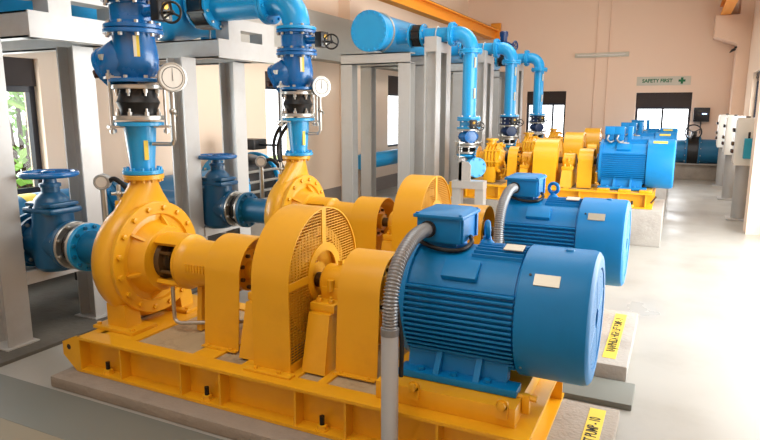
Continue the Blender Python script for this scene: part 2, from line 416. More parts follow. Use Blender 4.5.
MB().prism([(.86, 2.84), (.98, 2.90), (.98, 2.97), (.89, 2.91)], 'y', 15.84, 15.92).build('body', DARK, t)

# ------------------------------------------------------------------ concrete plinths
def plinth(u, y0, y1, h, x0, x1, label, txt, tx=-.27, ty=None, fine=True):
    t = thing('concrete_plinth', label, 'plinth', ((x0+x1)/2, (y0+y1)/2, 0))
    MB().box(x0, x1, y0, y1, 0, h, .012).build('block', CONC if u == 1 else CONCL, t)
    if txt:
        L = .92
        p = MB().box(tx-.04, tx+.04, ty-L/2, ty+L/2, h, h+.002).build('label_plate', STICK, t)
        text_part(txt, .076, Matrix.Translation((tx, ty, h+.0025)) @ Matrix.Rotation(PI/2, 4, 'Z'), INK, p, bold=.0012, sx=.63)
    return t
plinth(1, 2.22, 3.27, .07, -3.28, -.165, 'low concrete plinth under the nearest yellow skid, with yellow label', 'RAJAPIHILLA HIGH LIFT PUMP - 10', -.27, 2.76)
plinth(2, 3.79, 4.90, .10, -3.0, -.17, 'low concrete plinth under the second yellow skid, with yellow label', 'RAJAPIHILLA HIGH LIFT PUMP - 9', -.285, 4.35)
tag(MB().box(-1.2, -.115, 3.42, 3.72, .0, .035, .006).build('cover_slab', BANDF, origin=(-.65, 3.6, 0)), 'flat grey slab on the floor between the two nearest plinths', 'slab')
for k, lab in ((3, 'tall pale concrete plinth under the third yellow skid'), (4, 'tall pale concrete plinth of the fourth pump set, beyond the first tall one'), (5, 'tall pale concrete plinth of the farthest pump set')):
    y = Y1 + U[k].y
    plinth(k, y-.56, y+.56, .44, -2.9, -.10, lab, None)

# ------------------------------------------------------------------ skids
def skid(u, x0, x1, zb, zt, motor_plate=True):
    who = WHO[u]
    yf, yb = Y1-.48, Y1+.48
    t = thing('skid_base', 'long yellow steel skid frame carrying the ' + who, 'skid', ((x0+x1)/2, Y1, zb), 'pump skids')
    mb = MB(); tf = .016
    for s, y in ((1, yf), (-1, yb)):
        a, b = sorted((y, y+s*.11)); mb.box(x0, x1, a, b, zt-tf, zt)
        a, b = sorted((y, y+s*.10)); mb.box(x0, x1, a, b, zb, zb+tf)
        a, b = sorted((y+s*.075, y+s*.087)); mb.box(x0, x1, a, b, zb+tf, zt-tf)
    # end channels
    for s, xx in ((1, x0), (-1, x1)):
        a, b = sorted((xx, xx+s*.10)); mb.box(a, b, yf+.11, yb-.11, zt-tf, zt); mb.box(a, b, yf+.1, yb-.1, zb, zb+tf)
        a, b = sorted((xx+s*.06, xx+s*.072)); mb.box(a, b, yf+.08, yb-.08, zb+tf, zt-tf)
    mb.build('frame', YEL, t)
    for xa, xb in ((-3.1, -2.80), (-2.36, -2.21), (-2.02, -1.93), (-1.78, -1.66), (-1.54, -1.49), (-1.21, x1-.09)):
        MB().box(xa, xb, yf+.11, yb-.11, zt-.02, zt, .001).build('cross_member', YEL, t)
    MB().box(x0+.08, x1-.08, yf+.09, yb-.09, zb+.02, zt-.012).build('grout_fill', GROUT, t)
    for x in (x0+.006, -2.82, -2.36, -2.085, -1.61, -1.325, -.86, -.55):
        MB().box(x-.006, x+.006, yf+.006, yf+.076, zb+tf, zt-tf).build('stiffener', YEL, t)
    pl = MB().prism([(x0-.13, zt-.05), (x0-.02, zt), (x0+.02, zt), (x0+.02, zb), (x0-.02, zb), (x0-.13, zb+.09)], 'y', yf-.001, yf+.013)
    pl.build('lifting_lug', YEL, t)
    MB().lathe((x0-.075, yf-.002, zt-.075), (0, 1, 0), [(0, .017), (.017, .017)], 18).build('lug_hole', DARK, t)
    for x in (-2.96, -2.20, -1.47, -.70):
        b = MB().lathe((x, yf+.035, zb+tf), (0, 0, 1), [(0, .036), (.006, .036), (.007, .027), (.026, .027), (.027, .023)], 6).build('anchor_bolt', YEL, t)
        MB().cyl((x, yf+.035, zb+tf+.027), (x, yf+.035, zb+tf+.072), .0125, n=12).build('stud', BLKP, b)
    if motor_plate:
        MB().box(-1.20, -.535, yf+.085, yb-.085, zt, .382, .004).build('motor_bed', YEL, t)
        for x in (-1.0, -.59):
            j = MB().lathe((x, yf+.068, .398), (0, 1, 0), [(0, .026), (.018, .026)], 20).box(x-.026, x+.026, yf+.068, yf+.086, .335, .398).build('jacking_lug', YEL, t)
            MB().lathe((x, yf+.068, .398), (0, -1, 0), [(0, .021), (.02, .021), (.022, .017)], 6).build('jack_bolt', YEL, j)
        MB().box(-.534, -.50, yf+.2, yf+.23, .31, .40, .005).build('jacking_lug', YEL, t)
        MB().cyl((-.56, yf+.215, .385), (-.47, yf+.215, .385), .014, n=6).build('jack_bolt', YEL, t)
    else:
        for x in (-1.05, -.80, -.56):
            MB().box(x-.07, x+.07, yf+.07, yb-.07, zt, .402, .003).build('motor_pad', YEL, t)
        MB().prism([(-.50, zt-.11), (-.44, zt-.02), (-.425, zt-.035), (-.48, zt-.12)], 'y', yf+.01, yf+.03).build('earth_strap', RUST, t)
OFF.xyz = U[1]; skid(1, -3.17, -.46, .072, .293)
OFF.xyz = U[2]; skid(2, -3.17, -.46, .102, .293)
for k in (3, 4, 5): OFF.xyz = U[k]; skid(k, -3.0, -.47, .188, .376, False)
ZS = {1: .293, 2: .293, 3: .376, 4: .376, 5: .376}

# ------------------------------------------------------------------ pumps (volute type)
def volute_pump(u, zs):
    who = WHO[u]
    xp = -3.04
    t = thing('centrifugal_pump', 'yellow volute pump with bolted round cover on the ' + who, 'pump', (xp, Y1, zs), 'yellow volute pumps')
    n = 56
    rings = []
    for k in range(n):
        a = k*2*PI/n
        g = (a/(2*PI) + .15) % 1.0
        ro = .362 + .05*g if g < .9 else .362 + .05*.9*(1-(g-.9)/.1)
        d = V((0, -math.sin(a), math.cos(a))); c = V((xp, Y1, ZA))
        sec = [(-.07, .20), (-.115, .26), (-.135, .30), (-.125, ro-.05), (-.09, ro-.015), (-.04, ro), (.005, ro), (.045, ro-.02), (.065, ro-.055), (.07, .31), (.07, .20)]
        rings.append([c + V((x, 0, 0)) + d*r for x, r in sec])
    casing = MB().loops(rings, closed=True).build('casing', YEL, t, 50)
    # discharge neck, oval to round
    mb = MB(); R = []
    for z, rx, ry, dx in ((.10, .075, .30, -.03), (.22, .08, .28, -.03), (.32, .085, .215, -.025), (.40, .086, .15, -.015), (.46, .083, .105, -.005), (.505, .08, .085, 0)):
        R.append([V((xp + dx + rx*math.cos(q*2*PI/32), Y1 + ry*math.sin(q*2*PI/32), ZA + z)) for q in range(32)])
    mb.loops(R).build('discharge_neck', YEL, t)
    f = flange(t, (xp, Y1, 1.208), (0, 0, 1), .125, .03, YEL, 12, .011, YEL, side=-1, name='discharge_flange')
    # front cover ring
    cv = MB().lathe((-2.985, Y1, ZA), (1, 0, 0), [(0, .30), (0, .354), (.004, .358), (.030, .358), (.034, .354), (.034, .282), (.010, .272), (.006, .245), (.05, .215), (.105, .205), (.115, .20), (.115, .15)], 64).build('cover_ring', YEL, t)
    bolts(cv, (-2.951, Y1, ZA), (1, 0, 0), .320, 16, .018, .016, YEL)
    for k in range(6):
        a = k*PI/3+.3; d = V((0, math.cos(a), math.sin(a))); e = V((0, -math.sin(a), math.cos(a)))
        c = V((-2.975, Y1, ZA))
        P = [c + d*.28, c + d*.27 + V((.012, 0, 0)), c + d*.19 + V((.10, 0, 0)), c + d*.18]
        MB().loops([[p - e*.008 for p in P], [p + e*.008 for p in P]]).build('rib', YEL, t)
    # bearing frame with a side window
    mb = MB(); cx = [(-.0, .175), (.03, .178)]
    prof = [(-2.892, .200), (-2.878, .200), (-2.872, .190), (-2.868, .15)]
    mb.lathe((0, Y1, ZA), (1, 0, 0), prof, 40)
    mb.build('lantern_ring', YEL, t)
    for a0 in (90, 270):
        pts = []
        for i in range(13): q = math.radians(a0-42+i*84/12); pts.append((Y1+.172*math.cos(q), ZA+.172*math.sin(q)))
        for i in range(13): q = math.radians(a0+42-i*84/12); pts.append((Y1+.145*math.cos(q), ZA+.145*math.sin(q)))
        MB().prism(pts, 'x', -2.880, -2.675).build('lantern_arm', YEL, t)
    MB().lathe((-2.868, Y1, ZA), (1, 0, 0), [(0, .13), (.03, .12), (.035, .085), (.06, .08)], 28).build('stuffing_box', RUST, t)
    MB().lathe((-2.80, Y1, ZA), (1, 0, 0), [(0, .10), (.03, .10), (.035, .05), (.12, .045)], 28).build('gland', BLKP, t)
    for s in (-1, 1):
        MB().cyl((-2.85, Y1-.095, ZA+s*.06), (-2.75, Y1-.095, ZA+s*.06), .012, n=8).build('gland_bolt', RUST, t)
    mb = MB(); mb.lathe((0, Y1, ZA), (1, 0, 0), [(-2.69, .17), (-2.665, .172), (-2.65, .155), (-2.61, .145), (-2.34, .138), (-2.335, .148), (-2.315, .148), (-2.31, .05)], 40)
    mb.build('bearing_housing', YEL, t)
    for i in range(7):
        x = -2.60+i*.022
        MB().box(x, x+.012, Y1-.148, Y1-.136, ZA-.02, ZA+.025).build('raised_mark', YEL, t) if u == 1 else None
    # feet
    for s in (-1, 1):
        y = Y1 + s*.23
        f = MB().prism([(xp-.085, ZA-.25), (xp+.065, ZA-.25), (xp+.085, zs+.02), (xp-.085, zs+.02)], 'y', y-.055, y+.055)
        f.box(xp-.17, xp+.17, y-.10, y+.10, zs, zs+.022, .004)
        o = f.build('foot', YEL, t)
        for dx in (-.145, .145): MB().lathe((xp+dx, y-.07, zs+.022), (0, 0, 1), [(0, .015), (.014, .015)], 6).build('foot_bolt', YEL, o)
    MB().prism([(Y1-.07, zs), (Y1+.07, zs), (Y1+.045, ZA-.14), (Y1-.045, ZA-.14)], 'x', -2.60, -2.565).build('support_leg', YEL, t)
    # suction nozzle
    MB().lathe((-3.60, Y1, ZA), (1, 0, 0), [(0, .115), (.26, .115), (.36, .15), (.48, .20)], 32).build('suction_nozzle', HBLUE, t)
    flange(t, (-3.615, Y1, ZA), (1, 0, 0), .167, .032, PBLUE if u == 1 else HBLUE, 12, .013, HBLUE, name='suction_flange')
    # drain line
    if u <= 2:
        MB().tube([(-2.73, Y1-.12, ZA-.14), (-2.73, Y1-.12, ZA-.31), (-2.728, Y1-.12, ZA-.345), (-2.712, Y1-.12, ZA-.36), (-2.68, Y1-.12, ZA-.365), (-2.42, Y1-.0, ZA-.355), (-2.1, Y1+.15, ZA-.35)], .0125, 12).build('drain_pipe', STEEL, t)
        MB().cyl((-3.11, Y1-.14, ZA+.27), (-3.11, Y1-.14, ZA+.375), .032, .026).build('vent_boss', YEL, t)
        mb = MB(); mb.cyl((-3.11, Y1-.14, ZA+.37), (-3.11, Y1-.14, ZA+.475), .013); mb.sph((-3.11, Y1-.14, ZA+.42), .021); mb.cyl((-3.14, Y1-.17, ZA+.42), (-3.08, Y1-.11, ZA+.42), .010)
        mb.build('vent_cock', STEEL, t)
    return t
for k in (1, 2): OFF.xyz = U[k]; volute_pump(k, .293)

# multistage pumps of the far row
def ring_pump(u, zs):
    t = thing('multistage_pump', {3: 'yellow ribbed pump beside the blue elbow, left end of the third pump set', 4: 'yellow ribbed pump of the fourth set, behind the small front guard', 5: 'yellow ribbed pump of the farthest set, left of its tall guard'}[u], 'pump', (-2.5, Y1, zs), 'yellow ribbed pumps of the far row')
    mb = MB(); x = -2.68; prof = [(0, .10), (.015, .18), (.03, .19)]
    for i in range(3): prof += [(.04+i*.045, .205), (.06+i*.045, .205), (.067+i*.045, .18), (.078+i*.045, .18)]
    prof += [(.18, .21), (.205, .21), (.22, .13), (.27, .10), (.29, .10)]
    mb.lathe((x, Y1, ZA), (1, 0, 0), prof, 36); mb.build('casing', YEL, t)
    MB().lathe((-2.60, Y1, ZA+.15), (0, 0, 1), [(0, .07), (.09, .06), (.095, .09), (.12, .09)], 24).build('top_branch', YEL, t)
    for k in range(8):
        a = k*PI/4+.2; yy, zz = Y1+.20*math.cos(a), ZA+.20*math.sin(a)
        b = MB().cyl((-2.67, yy, zz), (-2.45, yy, zz), .014, n=8); b.cyl((-2.48, yy, zz), (-2.44, yy, zz), .026, n=6); b.build('tie_bolt', YEL, t)
    for s in (-1, 1):
        MB().box(-2.66, -2.50, Y1+s*.15-.04, Y1+s*.15+.04, zs, ZA-.11, .01).build('foot', YEL, t)
    MB().lathe((-2.40, Y1, ZA), (1, 0, 0), [(0, .08), (.03, .08), (.035, .05), (.10, .05)], 20).build('gland', BLKP, t)
    MB().tube([(-2.42, Y1-.08, ZA-.03), (-2.38, Y1-.13, ZA-.04), (-2.36, Y1-.14, ZA-.12), (-2.37, Y1-.14, ZA-.22), (-2.44, Y1-.12, ZA-.23)], .012, 10).build('drain_pipe', YEL, t)
    MB().lathe((-2.80, Y1, ZA), (1, 0, 0), [(0, .16), (.025, .16), (.03, .09), (.16, .09)], 28).build('suction_branch', YEL, t)
for k in (3, 4, 5): OFF.xyz = U[k]; ring_pump(k, ZS[k])

# ------------------------------------------------------------------ arched guards
def arch_pts(r, zs, n=28, r_in=None, fl=0.):
    """outline (y, z) of an arch: straight legs with a semicircle on top"""
    out = [(Y1-r-fl, zs)] + [(Y1-r*math.cos(PI*i/n), ZA+r*math.sin(PI*i/n)) for i in range(n+1)] + [(Y1+r+fl, zs)]
    if r_in: out += [(Y1+r_in+fl, zs)] + [(Y1+r_in*math.cos(PI*i/n), ZA+r_in*math.sin(PI*i/n)) for i in range(n+1)] + [(Y1-r_in-fl, zs)]
    return out
def small_guard(u, x0, x1, r, zs, label):
    t = thing('coupling_guard', label, 'guard', ((x0+x1)/2, Y1, zs), 'arched yellow coupling guards')
    MB().prism(arch_pts(r, zs, r_in=r-.006, fl=.03), 'x', x0, x1).build('shell', YEL, t)
    for s in (-1, 1):
        a, b = sorted((Y1+s*(r+.026), Y1+s*(r+.06)))
        o = MB().box(x0, x1, a, b, zs, zs+.008, .001).build('foot_flange', YEL, t)
        for x in (x0+.04, x1-.04): MB().lathe((x, Y1+s*(r+.045), zs+.008), (0, 0, 1), [(0, .009), (.008, .009)], 6).build('bolt', YEL, o)
    return t
def coupling(u, x0, x1, label):
    t = thing('shaft_coupling', label, 'coupling', ((x0+x1)/2, Y1, ZA-.12), 'shaft couplings under the guards')
    c = (x0+x1)/2
    MB().cyl((x0-.03, Y1, ZA), (x1+.03, Y1, ZA), .038, n=20).build('shaft', RUST, t)
    for s in (-1, 1):
        a, b = sorted((c+s*.012, c+s*.05))
        h = MB().lathe((0, Y1, ZA), (1, 0, 0), [(a, .125), (b, .125)] if s < 0 else [(a, .125), (b, .125)], 32)
        h.lathe((0, Y1, ZA), (1, 0, 0), [(min(c+s*.05, c+s*.09), .065), (max(c+s*.05, c+s*.09), .065)], 24)
        o = h.build('hub', YEL if s > 0 else RUST, t)
        bolts(o, (c+s*.05, Y1, ZA), (s, 0, 0), .10, 8, .012, .02, RUST)
    return t
def big_guard(u, x0, x1, r, zs, mesh=True):
    global ZA
    zkeep = ZA; ZA = ZA + (.045 if mesh else 0)
    t = thing('flywheel_guard', 'tall yellow arched guard with mesh end on the ' + WHO[u], 'guard', ((x0+x1)/2, Y1, zs), 'tall arched flywheel guards')
    MB().prism(arch_pts(r, zs, 40, r_in=r-.007), 'x', x0, x1).build('shell', YEL, t)
    for s in (-1, 1):
        a, b = sorted((Y1+s*(r-.002), Y1+s*(r+.055)))
        o = MB().box(x0-.03, x1+.03, a, b, zs, zs+.012, .002).build('foot_flange', YEL, t)
        for x in (x0+.03, x1-.05): MB().lathe((x, Y1+s*(r+.03), zs+.012), (0, 0, 1), [(0, .012), (.012, .012)], 6).build('bolt', YEL, o)
    xf = x1-.012
    rr = r-.007
    def half(z):
        if z <= ZA: return rr
        return math.sqrt(max(0, rr*rr-(z-ZA)**2))
    rh = .135; zc = zkeep
    if mesh:
        mb = MB(); z = zs+.012; p = .0155
        while z < ZA+rr-.004:
            h = half(z); g = math.sqrt(max(0, rh*rh-(z-ZA)**2)) if abs(z-ZA) < rh else 0
            if g: mb.box(xf-.002, xf+.002, Y1-h, Y1-g, z-.0022, z+.0022); mb.box(xf-.002, xf+.002, Y1+g, Y1+h, z-.0022, z+.0022)
            else: mb.box(xf-.002, xf+.002, Y1-h, Y1+h, z-.0022, z+.0022)
            z += p
        y = -rr + .02
        while y < rr:
            top = ZA + math.sqrt(max(0, rr*rr-y*y)); g = math.sqrt(max(0, rh*rh-y*y)) if abs(y) < rh else 0
            if g: mb.box(xf-.003, xf+.001, Y1+y-.001, Y1+y+.001, zs, ZA-g); mb.box(xf-.003, xf+.001, Y1+y-.001, Y1+y+.001, ZA+g, top)
            else: mb.box(xf-.003, xf+.001, Y1+y-.001, Y1+y+.001, zs, top)
            y += .031
        mb.build('mesh_screen', YELM, t)
    else:
        MB().prism(arch_pts(rr, zs, 40), 'x', xf-.003, xf).build('mesh_screen', YELM, t)
    MB().prism(arch_pts(rr, zs, 40), 'x', x0+.002, x0+.006).build('back_plate', YEL, t)
    MB().ring((xf, Y1, ZA), (1, 0, 0), rh-.01, rh+.035, .008, 40).build('hub_ring', YEL, t)
    for a in (90, 180, 0):
        q = math.radians(a); d = V((0, math.cos(q), math.sin(q))); e = V((0, -math.sin(q), math.cos(q)))
        c = V((xf+.004, Y1, ZA)); L = rr/abs(math.cos(q)) if a != 90 else rr
        P = [c+d*(rh+.02)-e*.02, c+d*(rh+.02)+e*.02, c+d*(L-.002)+e*.02, c+d*(L-.002)-e*.02]
        MB().loops([[v-V((.003, 0, 0)) for v in P], [v+V((.003, 0, 0)) for v in P]]).build('spoke_bar', YEL, t)
    MB().box(xf, xf+.008, Y1-rr, Y1+rr, zs+.0, zs+.045).build('bottom_bar', YEL, t)
    ZA = zkeep
def flywheel(u, x0, x1, r):
    t = thing('flywheel', 'yellow flywheel behind the mesh of the tall guard on the ' + WHO[u], 'flywheel', ((x0+x1)/2, Y1, ZA-r), 'flywheels in the tall guards')
    a, b = x0+.05, x1-.05
    MB().lathe((0, Y1, ZA), (1, 0, 0), [(a, .04), (a, .10), (a+.03, .10), (a+.05, .11), (a+.05, r-.06), (a, r-.05), (a, r), (b, r), (b, r-.05), (b-.05, r-.06), (b-.05, .11), (b-.03, .10), (b, .10), (b, .04)], 48, closed=True).build('disc', YEL, t)
    MB().cyl((x0-.12, Y1, ZA), (x1+.12, Y1, ZA), .042, n=20).build('shaft', RUST, t)
def pedestal(u, x0, x1, zs, label):
    t = thing('bearing_pedestal', label, 'pedestal', ((x0+x1)/2, Y1, zs), 'yellow bearing pedestals')
    zt = ZA-.11
    rings = [[V((x0, Y1-.30, zs)), V((x1, Y1-.30, zs)), V((x1, Y1+.30, zs)), V((x0, Y1+.30, zs))],
             [V((x0+.008, Y1-.23, zt)), V((x1-.008, Y1-.23, zt)), V((x1-.008, Y1+.23, zt)), V((x0+.008, Y1+.23, zt))]]
    MB().loops(rings).build('stand', YEL, t)
    b = MB().box(x0-.004, x1+.004, Y1-.20, Y1+.20, zt, zt+.045, .008)
    b.lathe((x0-.012, Y1, ZA), (1, 0, 0), [(0, .05), (0, .088), (.012, .10), (x1-x0+.012, .10), (x1-x0+.024, .088), (x1-x0+.024, .05)], 32)
    b.box(x0+.01, x1-.01, Y1-.11, Y1+.11, zt+.03, ZA, .008)
    h = b.build('bearing_housing', YEL, t)
    for y in (-.165, .165):
        for x in (x0+.035, x1-.035): MB().lathe((x, Y1+y, zt+.045), (0, 0, 1), [(0, .017), (.018, .017), (.02, .009), (.032, .009)], 6).build('hold_down_bolt', YEL, h)
    for y in (-.105, .105): MB().cyl(((x0+x1)/2, Y1+y, ZA-.02), ((x0+x1)/2, Y1+y, ZA+.04), .02, n=12).build('cap_bolt', YEL, h)
    MB().cyl(((x0+x1)/2, Y1, ZA+.098), ((x0+x1)/2, Y1, ZA+.125), .012, n=10).build('grease_nipple', YEL, h)
for k in (1, 2, 3, 4, 5):
    OFF.xyz = U[k]; zs = ZS[k]; w = WHO[k]
    if k <= 2:
        g1, bg, p1, p2, g2 = (-2.39, -2.145), (-1.935, -1.705), (-2.09, -1.97), (-1.68, -1.54), (-1.515, -1.275)
    else:
        g1, bg, p1, p2, g2 = (-2.33, -2.20), (-1.96, -1.66), (-2.15, -2.03), (-1.60, -1.46), (-1.40, -1.22)
    small_guard(k, *g1, .205 if k < 3 else .17, zs, 'small yellow arched guard between pump and tall guard on the ' + w)
    big_guard(k, *bg, .366 if k < 3 else .29, zs, k <= 2)
    pedestal(k, *p2, zs, 'tapered yellow bearing pedestal right of the tall guard on the ' + w)
    small_guard(k, *g2, .20 if k < 3 else .17, zs, 'small yellow arched guard next to the motor of the ' + w)
    if k <= 4:
        flywheel(k, *bg, .30 if k < 3 else .22)
        pedestal(k, *p1, zs, 'narrow yellow bearing pedestal left of the tall guard on the ' + w)
        coupling(k, *g1, 'grimy shaft coupling inside the guard beside the pump on the ' + w)
    if k <= 3: coupling(k, *g2, 'shaft coupling inside the guard beside the motor of the ' + w)

# ------------------------------------------------------------------ motors
def motor(u, zs, far=False):
    x0, x1, x2 = -1.13, -.585, -.266
    lab = {1: 'large blue finned motor nearest the camera, on the nearest pump set', 2: 'blue finned motor behind the nearest one, on the second pump set', 3: 'pale-lit blue motor on the third pump set, with two square terminal boxes', 4: 'blue motor mostly hidden behind the third pump set motor', 5: 'farthest blue motor, only its boxes and top showing'}[u]
    t = thing('electric_motor', lab, 'motor', (-.7, Y1, zs), 'blue electric motors')
    zf = .385
    b = MB(); b.lathe((0, Y1, ZA), (1, 0, 0), [(x0+.02, .276), (x1, .276)], 48)
    # smooth shoulders over the top
    pts = [(Y1+.283*math.cos(math.radians(a)), ZA+.283*math.sin(math.radians(a))) for a in range(28, 153, 4)]
    b.prism(pts + [(Y1-.2, ZA+.10), (Y1+.2, ZA+.10)], 'x', x0+.03, x1-.01)
    body = b.build('frame', BLUE, t)
    nf = 15
    for i in range(nf):
        dz = -.235 + i*(.36/(nf-1)); Y = math.sqrt(.302**2-dz*dz)
        MB().box(x0+.025, x1-.004, Y1-Y, Y1+Y, ZA+dz-.005, ZA+dz+.005, .001, 1).build('cooling_fin', BLUE, t)
    for i in range(9):
        y = -.12+i*.03; 
        if abs(y) < .02 and False: continue
        z = math.sqrt(.283**2-y*y)
        MB().box(-.83, x1-.008, Y1+y-.004, Y1+y+.004, ZA+z-.02, ZA+z+.016, .001, 1).build('top_fin', BLUE, t)
    # raised bosses on the near shoulder
    for xa, xb in ((-.94, -.77),):
        R = Matrix.Rotation(math.radians(38), 3, 'X'); c = V(((xa+xb)/2, Y1-.283*math.cos(math.radians(46)), ZA+.283*math.sin(math.radians(46))))
        MB().box(xa, xb, c.y-.055, c.y+.055, c.z-.012, c.z+.022, .01, rot=R, about=c).build('boss', BLUE, t)
        R = Matrix.Rotation(math.radians(-38), 3, 'X'); c = V(((xa+xb)/2, Y1+.283*math.cos(math.radians(46)), ZA+.283*math.sin(math.radians(46))))
        MB().box(xa, xb, c.y-.055, c.y+.055, c.z-.012, c.z+.022, .01, rot=R, about=c).build('boss', BLUE, t)
    MB().box(x1-.035, x1, Y1-.302, Y1+.302, ZA-.10, ZA+.13, .01).build('frame_rib', BLUE, t) if False else None
    es = MB().lathe((0, Y1, ZA), (1, 0, 0), [(x0-.055, .05), (x0-.05, .11), (x0-.035, .13), (x0-.02, .26), (x0-.005, .30), (x0+.028, .302), (x0+.03, .25)], 48).build('end_shield', BLUE, t)
    bolts(es, (x0-.015, Y1, ZA), (-1, 0, 0), .275, 8, .012, .012, BLUE)
    MB().cyl((-1.26, Y1, ZA), (x0-.04, Y1, ZA), .038, n=20).build('shaft', RUST, t)
    cw = MB().lathe((0, Y1, ZA), (1, 0, 0), [(x1+.004, .285), (x1+.004, .306), (x1+.008, .309), (x2-.035, .309), (x2-.014, .303), (x2-.003, .288), (x2, .27), (x2, .235), (x2-.012, .23), (x2-.012, .04)], 72).build('fan_cowl', BLUE, t)
    g = MB()
    for r in [.052+i*.0165 for i in range(11)]: g.ring((x2-.012, Y1, ZA), (1, 0, 0), r-.0074, r+.0074, .008, 40)
    for k in range(4):
        a = k*PI/2+.4; g.cyl((x2-.008, Y1+.05*math.cos(a), ZA+.05*math.sin(a)), (x2-.008, Y1+.225*math.cos(a), ZA+.225*math.sin(a)), .006, n=8)
    g.build('fan_grille', BLUE, t)
    # plates
    def on_cowl(xa, xb, ang, w, r, name, m):
        q = math.radians(ang); c = V(((xa+xb)/2, Y1-r*math.cos(q), ZA+r*math.sin(q)))
        R = Matrix.Rotation(-(q-PI/2)*-1, 3, 'X')
        return MB().box(xa, xb, c.y-w/2, c.y+w/2, c.z-.002, c.z+.003, rot=Matrix.Rotation(PI/2-q, 3, 'X'), about=c).build(name, m, t)
    if not far:
        p = on_cowl(-.515, -.405, 43, .055, .3105, 'name_plate', PALEP)
        MB().lathe((-.535, Y1-.3095*math.cos(math.radians(47)), ZA+.3095*math.sin(math.radians(47))), (0, -1, 1), [(0, .006), (.004, .006)], 10).build('rivet', DARK, t)
        on_cowl(-.69, -.60, 80, .07, .308, 'rating_plate', PALEP)
        MB().lathe((-.40, Y1-.02, ZA+.307), (0, 0, 1), [(0, .022), (.008, .018)], 16).build('cowl_plug', BLUE, t)
        MB().lathe((x1+.03, Y1-.309*math.cos(math.radians(-40)), ZA-.309*math.sin(math.radians(40))), (0, -1, -.8), [(0, .007), (.004, .007)], 10).build('cowl_screw', STEEL, t)
    else:
        p = on_cowl(-.52, -.36, 62, .05, .3105, 'warning_label', STICK)
        on_cowl(-.93, -.80, 60, .06, .286, 'rating_plate', PALEP)
    # feet
    for s in (-1, 1):
        f = MB().box(x0+.0, x1+.03, Y1+s*.30-(0 if s < 0 else .10), Y1+s*.30+(.10 if s < 0 else 0), zf, zf+.035, .006)
        y0_, y1_ = Y1+s*.285, Y1+s*.19
        pts = [(Y1+s*.235, zf+.03), (Y1+s*.17, zf+.03), (Y1+s*.17, zf+.16), (Y1+s*.205, zf+.16)]
        f.prism(pts, 'x', x0+.03, x1-.03)
        o = f.build('foot', BLUE, t)
        for x in (x0+.19, x1-.16):
            MB().prism([(Y1+s*.292, zf+.033), (Y1+s*.18, zf+.033), (Y1+s*.18, zf+.165), (Y1+s*.212, zf+.165)], 'x', x-.014, x+.014).build('gusset', BLUE, o)
        for x in (x0+.11, (x0+x1)/2, x1-.11):
            MB().lathe((x, Y1+s*.268, zf+.035), (0, 0, 1), [(0, .018), (.016, .018), (.018, .012)], 6).build('foot_bolt', BLUE, o)
    # terminal box(es)
    if not far:
        MB().box(-1.08, -.93, Y1-.06, Y1+.12, ZA+.26, ZA+.305).build('box_neck', BLUE, t)
        tb = MB().box(-1.12, -.895, Y1-.10, Y1+.16, ZA+.30, ZA+.43, .008).build('terminal_box', BLUE, t)
        l = MB().box(-1.135, -.88, Y1-.115, Y1+.175, ZA+.421, ZA+.439, .006)
        l.loops([[V((-1.13, Y1-.11, ZA+.437)), V((-.885, Y1-.11, ZA+.437)), V((-.885, Y1+.17, ZA+.437)), V((-1.13, Y1+.17, ZA+.437))],
                 [V((-1.10, Y1-.07, ZA+.455)), V((-.915, Y1-.07, ZA+.455)), V((-.915, Y1+.13, ZA+.455)), V((-1.10, Y1+.13, ZA+.455))]])
        l.build('lid', BLUE, tb)
        for x, y in ((-1.118, -.098), (-.897, -.098), (-.897, .158), (-1.118, .158)):
            MB().lathe((x, Y1+y, ZA+.438), (0, 0, 1), [(0, .009), (.008, .009)], 8).build('lid_screw', BLUE, tb)
        MB().box(-.896, -.884, Y1-.09, Y1-.07, ZA+.305, ZA+.42, .003).build('corner_rib', BLUE, tb)
        MB().box(-.896, -.884, Y1+.13, Y1+.15, ZA+.305, ZA+.42, .003).build('corner_rib', BLUE, tb)
        MB().lathe((-1.06, Y1-.10, ZA+.365), (0, -1, 0), [(0, .042), (.012, .042), (.014, .036), (.03, .036)], 20).build('cable_gland', BLKP, tb)
        MB().tube(bez([(-1.10, Y1-.11, ZA+.305), (-1.03, Y1-.125, ZA+.285), (-.95, Y1-.125, ZA+.275), (-.885, Y1-.10, ZA+.28), (-.865, Y1-.02, ZA+.30), (-.885, Y1+.03, ZA+.32)], 8), .011, 10).build('sensor_cable', BLK, t)
    else:
        for x in (-1.04, -.925):
            tb = MB().box(x-.055, x+.055, Y1-.10, Y1+.12, ZA+.27, ZA+.45, .008).build('terminal_box', BLUE, t)
            MB().box(x-.058, x+.058, Y1-.125, Y1-.10, ZA+.36, ZA+.462, .005).build('lid', BLUE, tb)
            MB().tube(bez([(x-.01, Y1-.12, ZA+.35), (x-.02, Y1-.15, ZA+.30), (x+.02, Y1-.17, ZA+.265), (x+.05, Y1-.12, ZA+.28)], 6), .012, 8).build('cable', FLEXM, tb)
        MB().box(-.83, -.775, Y1-.05, Y1+.12, ZA+.27, ZA+.46, .008).build('heater_box', BLUE, t)
    # lifting eye
    e = MB(); cx, cy_ = -.80, Y1+.03; z0 = ZA+.283
    ax = (.9, .35, 0) if u == 1 else (.30, 1, 0)
    if not far:
        e.lathe((cx, cy_, z0), (0, 0, 1), [(0, .034), (.018, .034), (.03, .022), (.045, .020)], 20); e.torus((cx, cy_, z0+.078), ax, .036, .013, 28, 12)
        e.build('lifting_eye', BLUE, t)
    return t
OFF.xyz = U[1]; motor(1, .385)
OFF.xyz = U[2]; motor(2, .385)
OFF.xyz = U[3]; m3 = motor(3, .385, True)
m4 = copy_tree(m3, U[4]-U[3], 'blue motor mostly hidden behind the third pump set motor')
m5 = copy_tree(m3, U[5]-U[3], 'farthest blue motor, only its boxes and top showing')

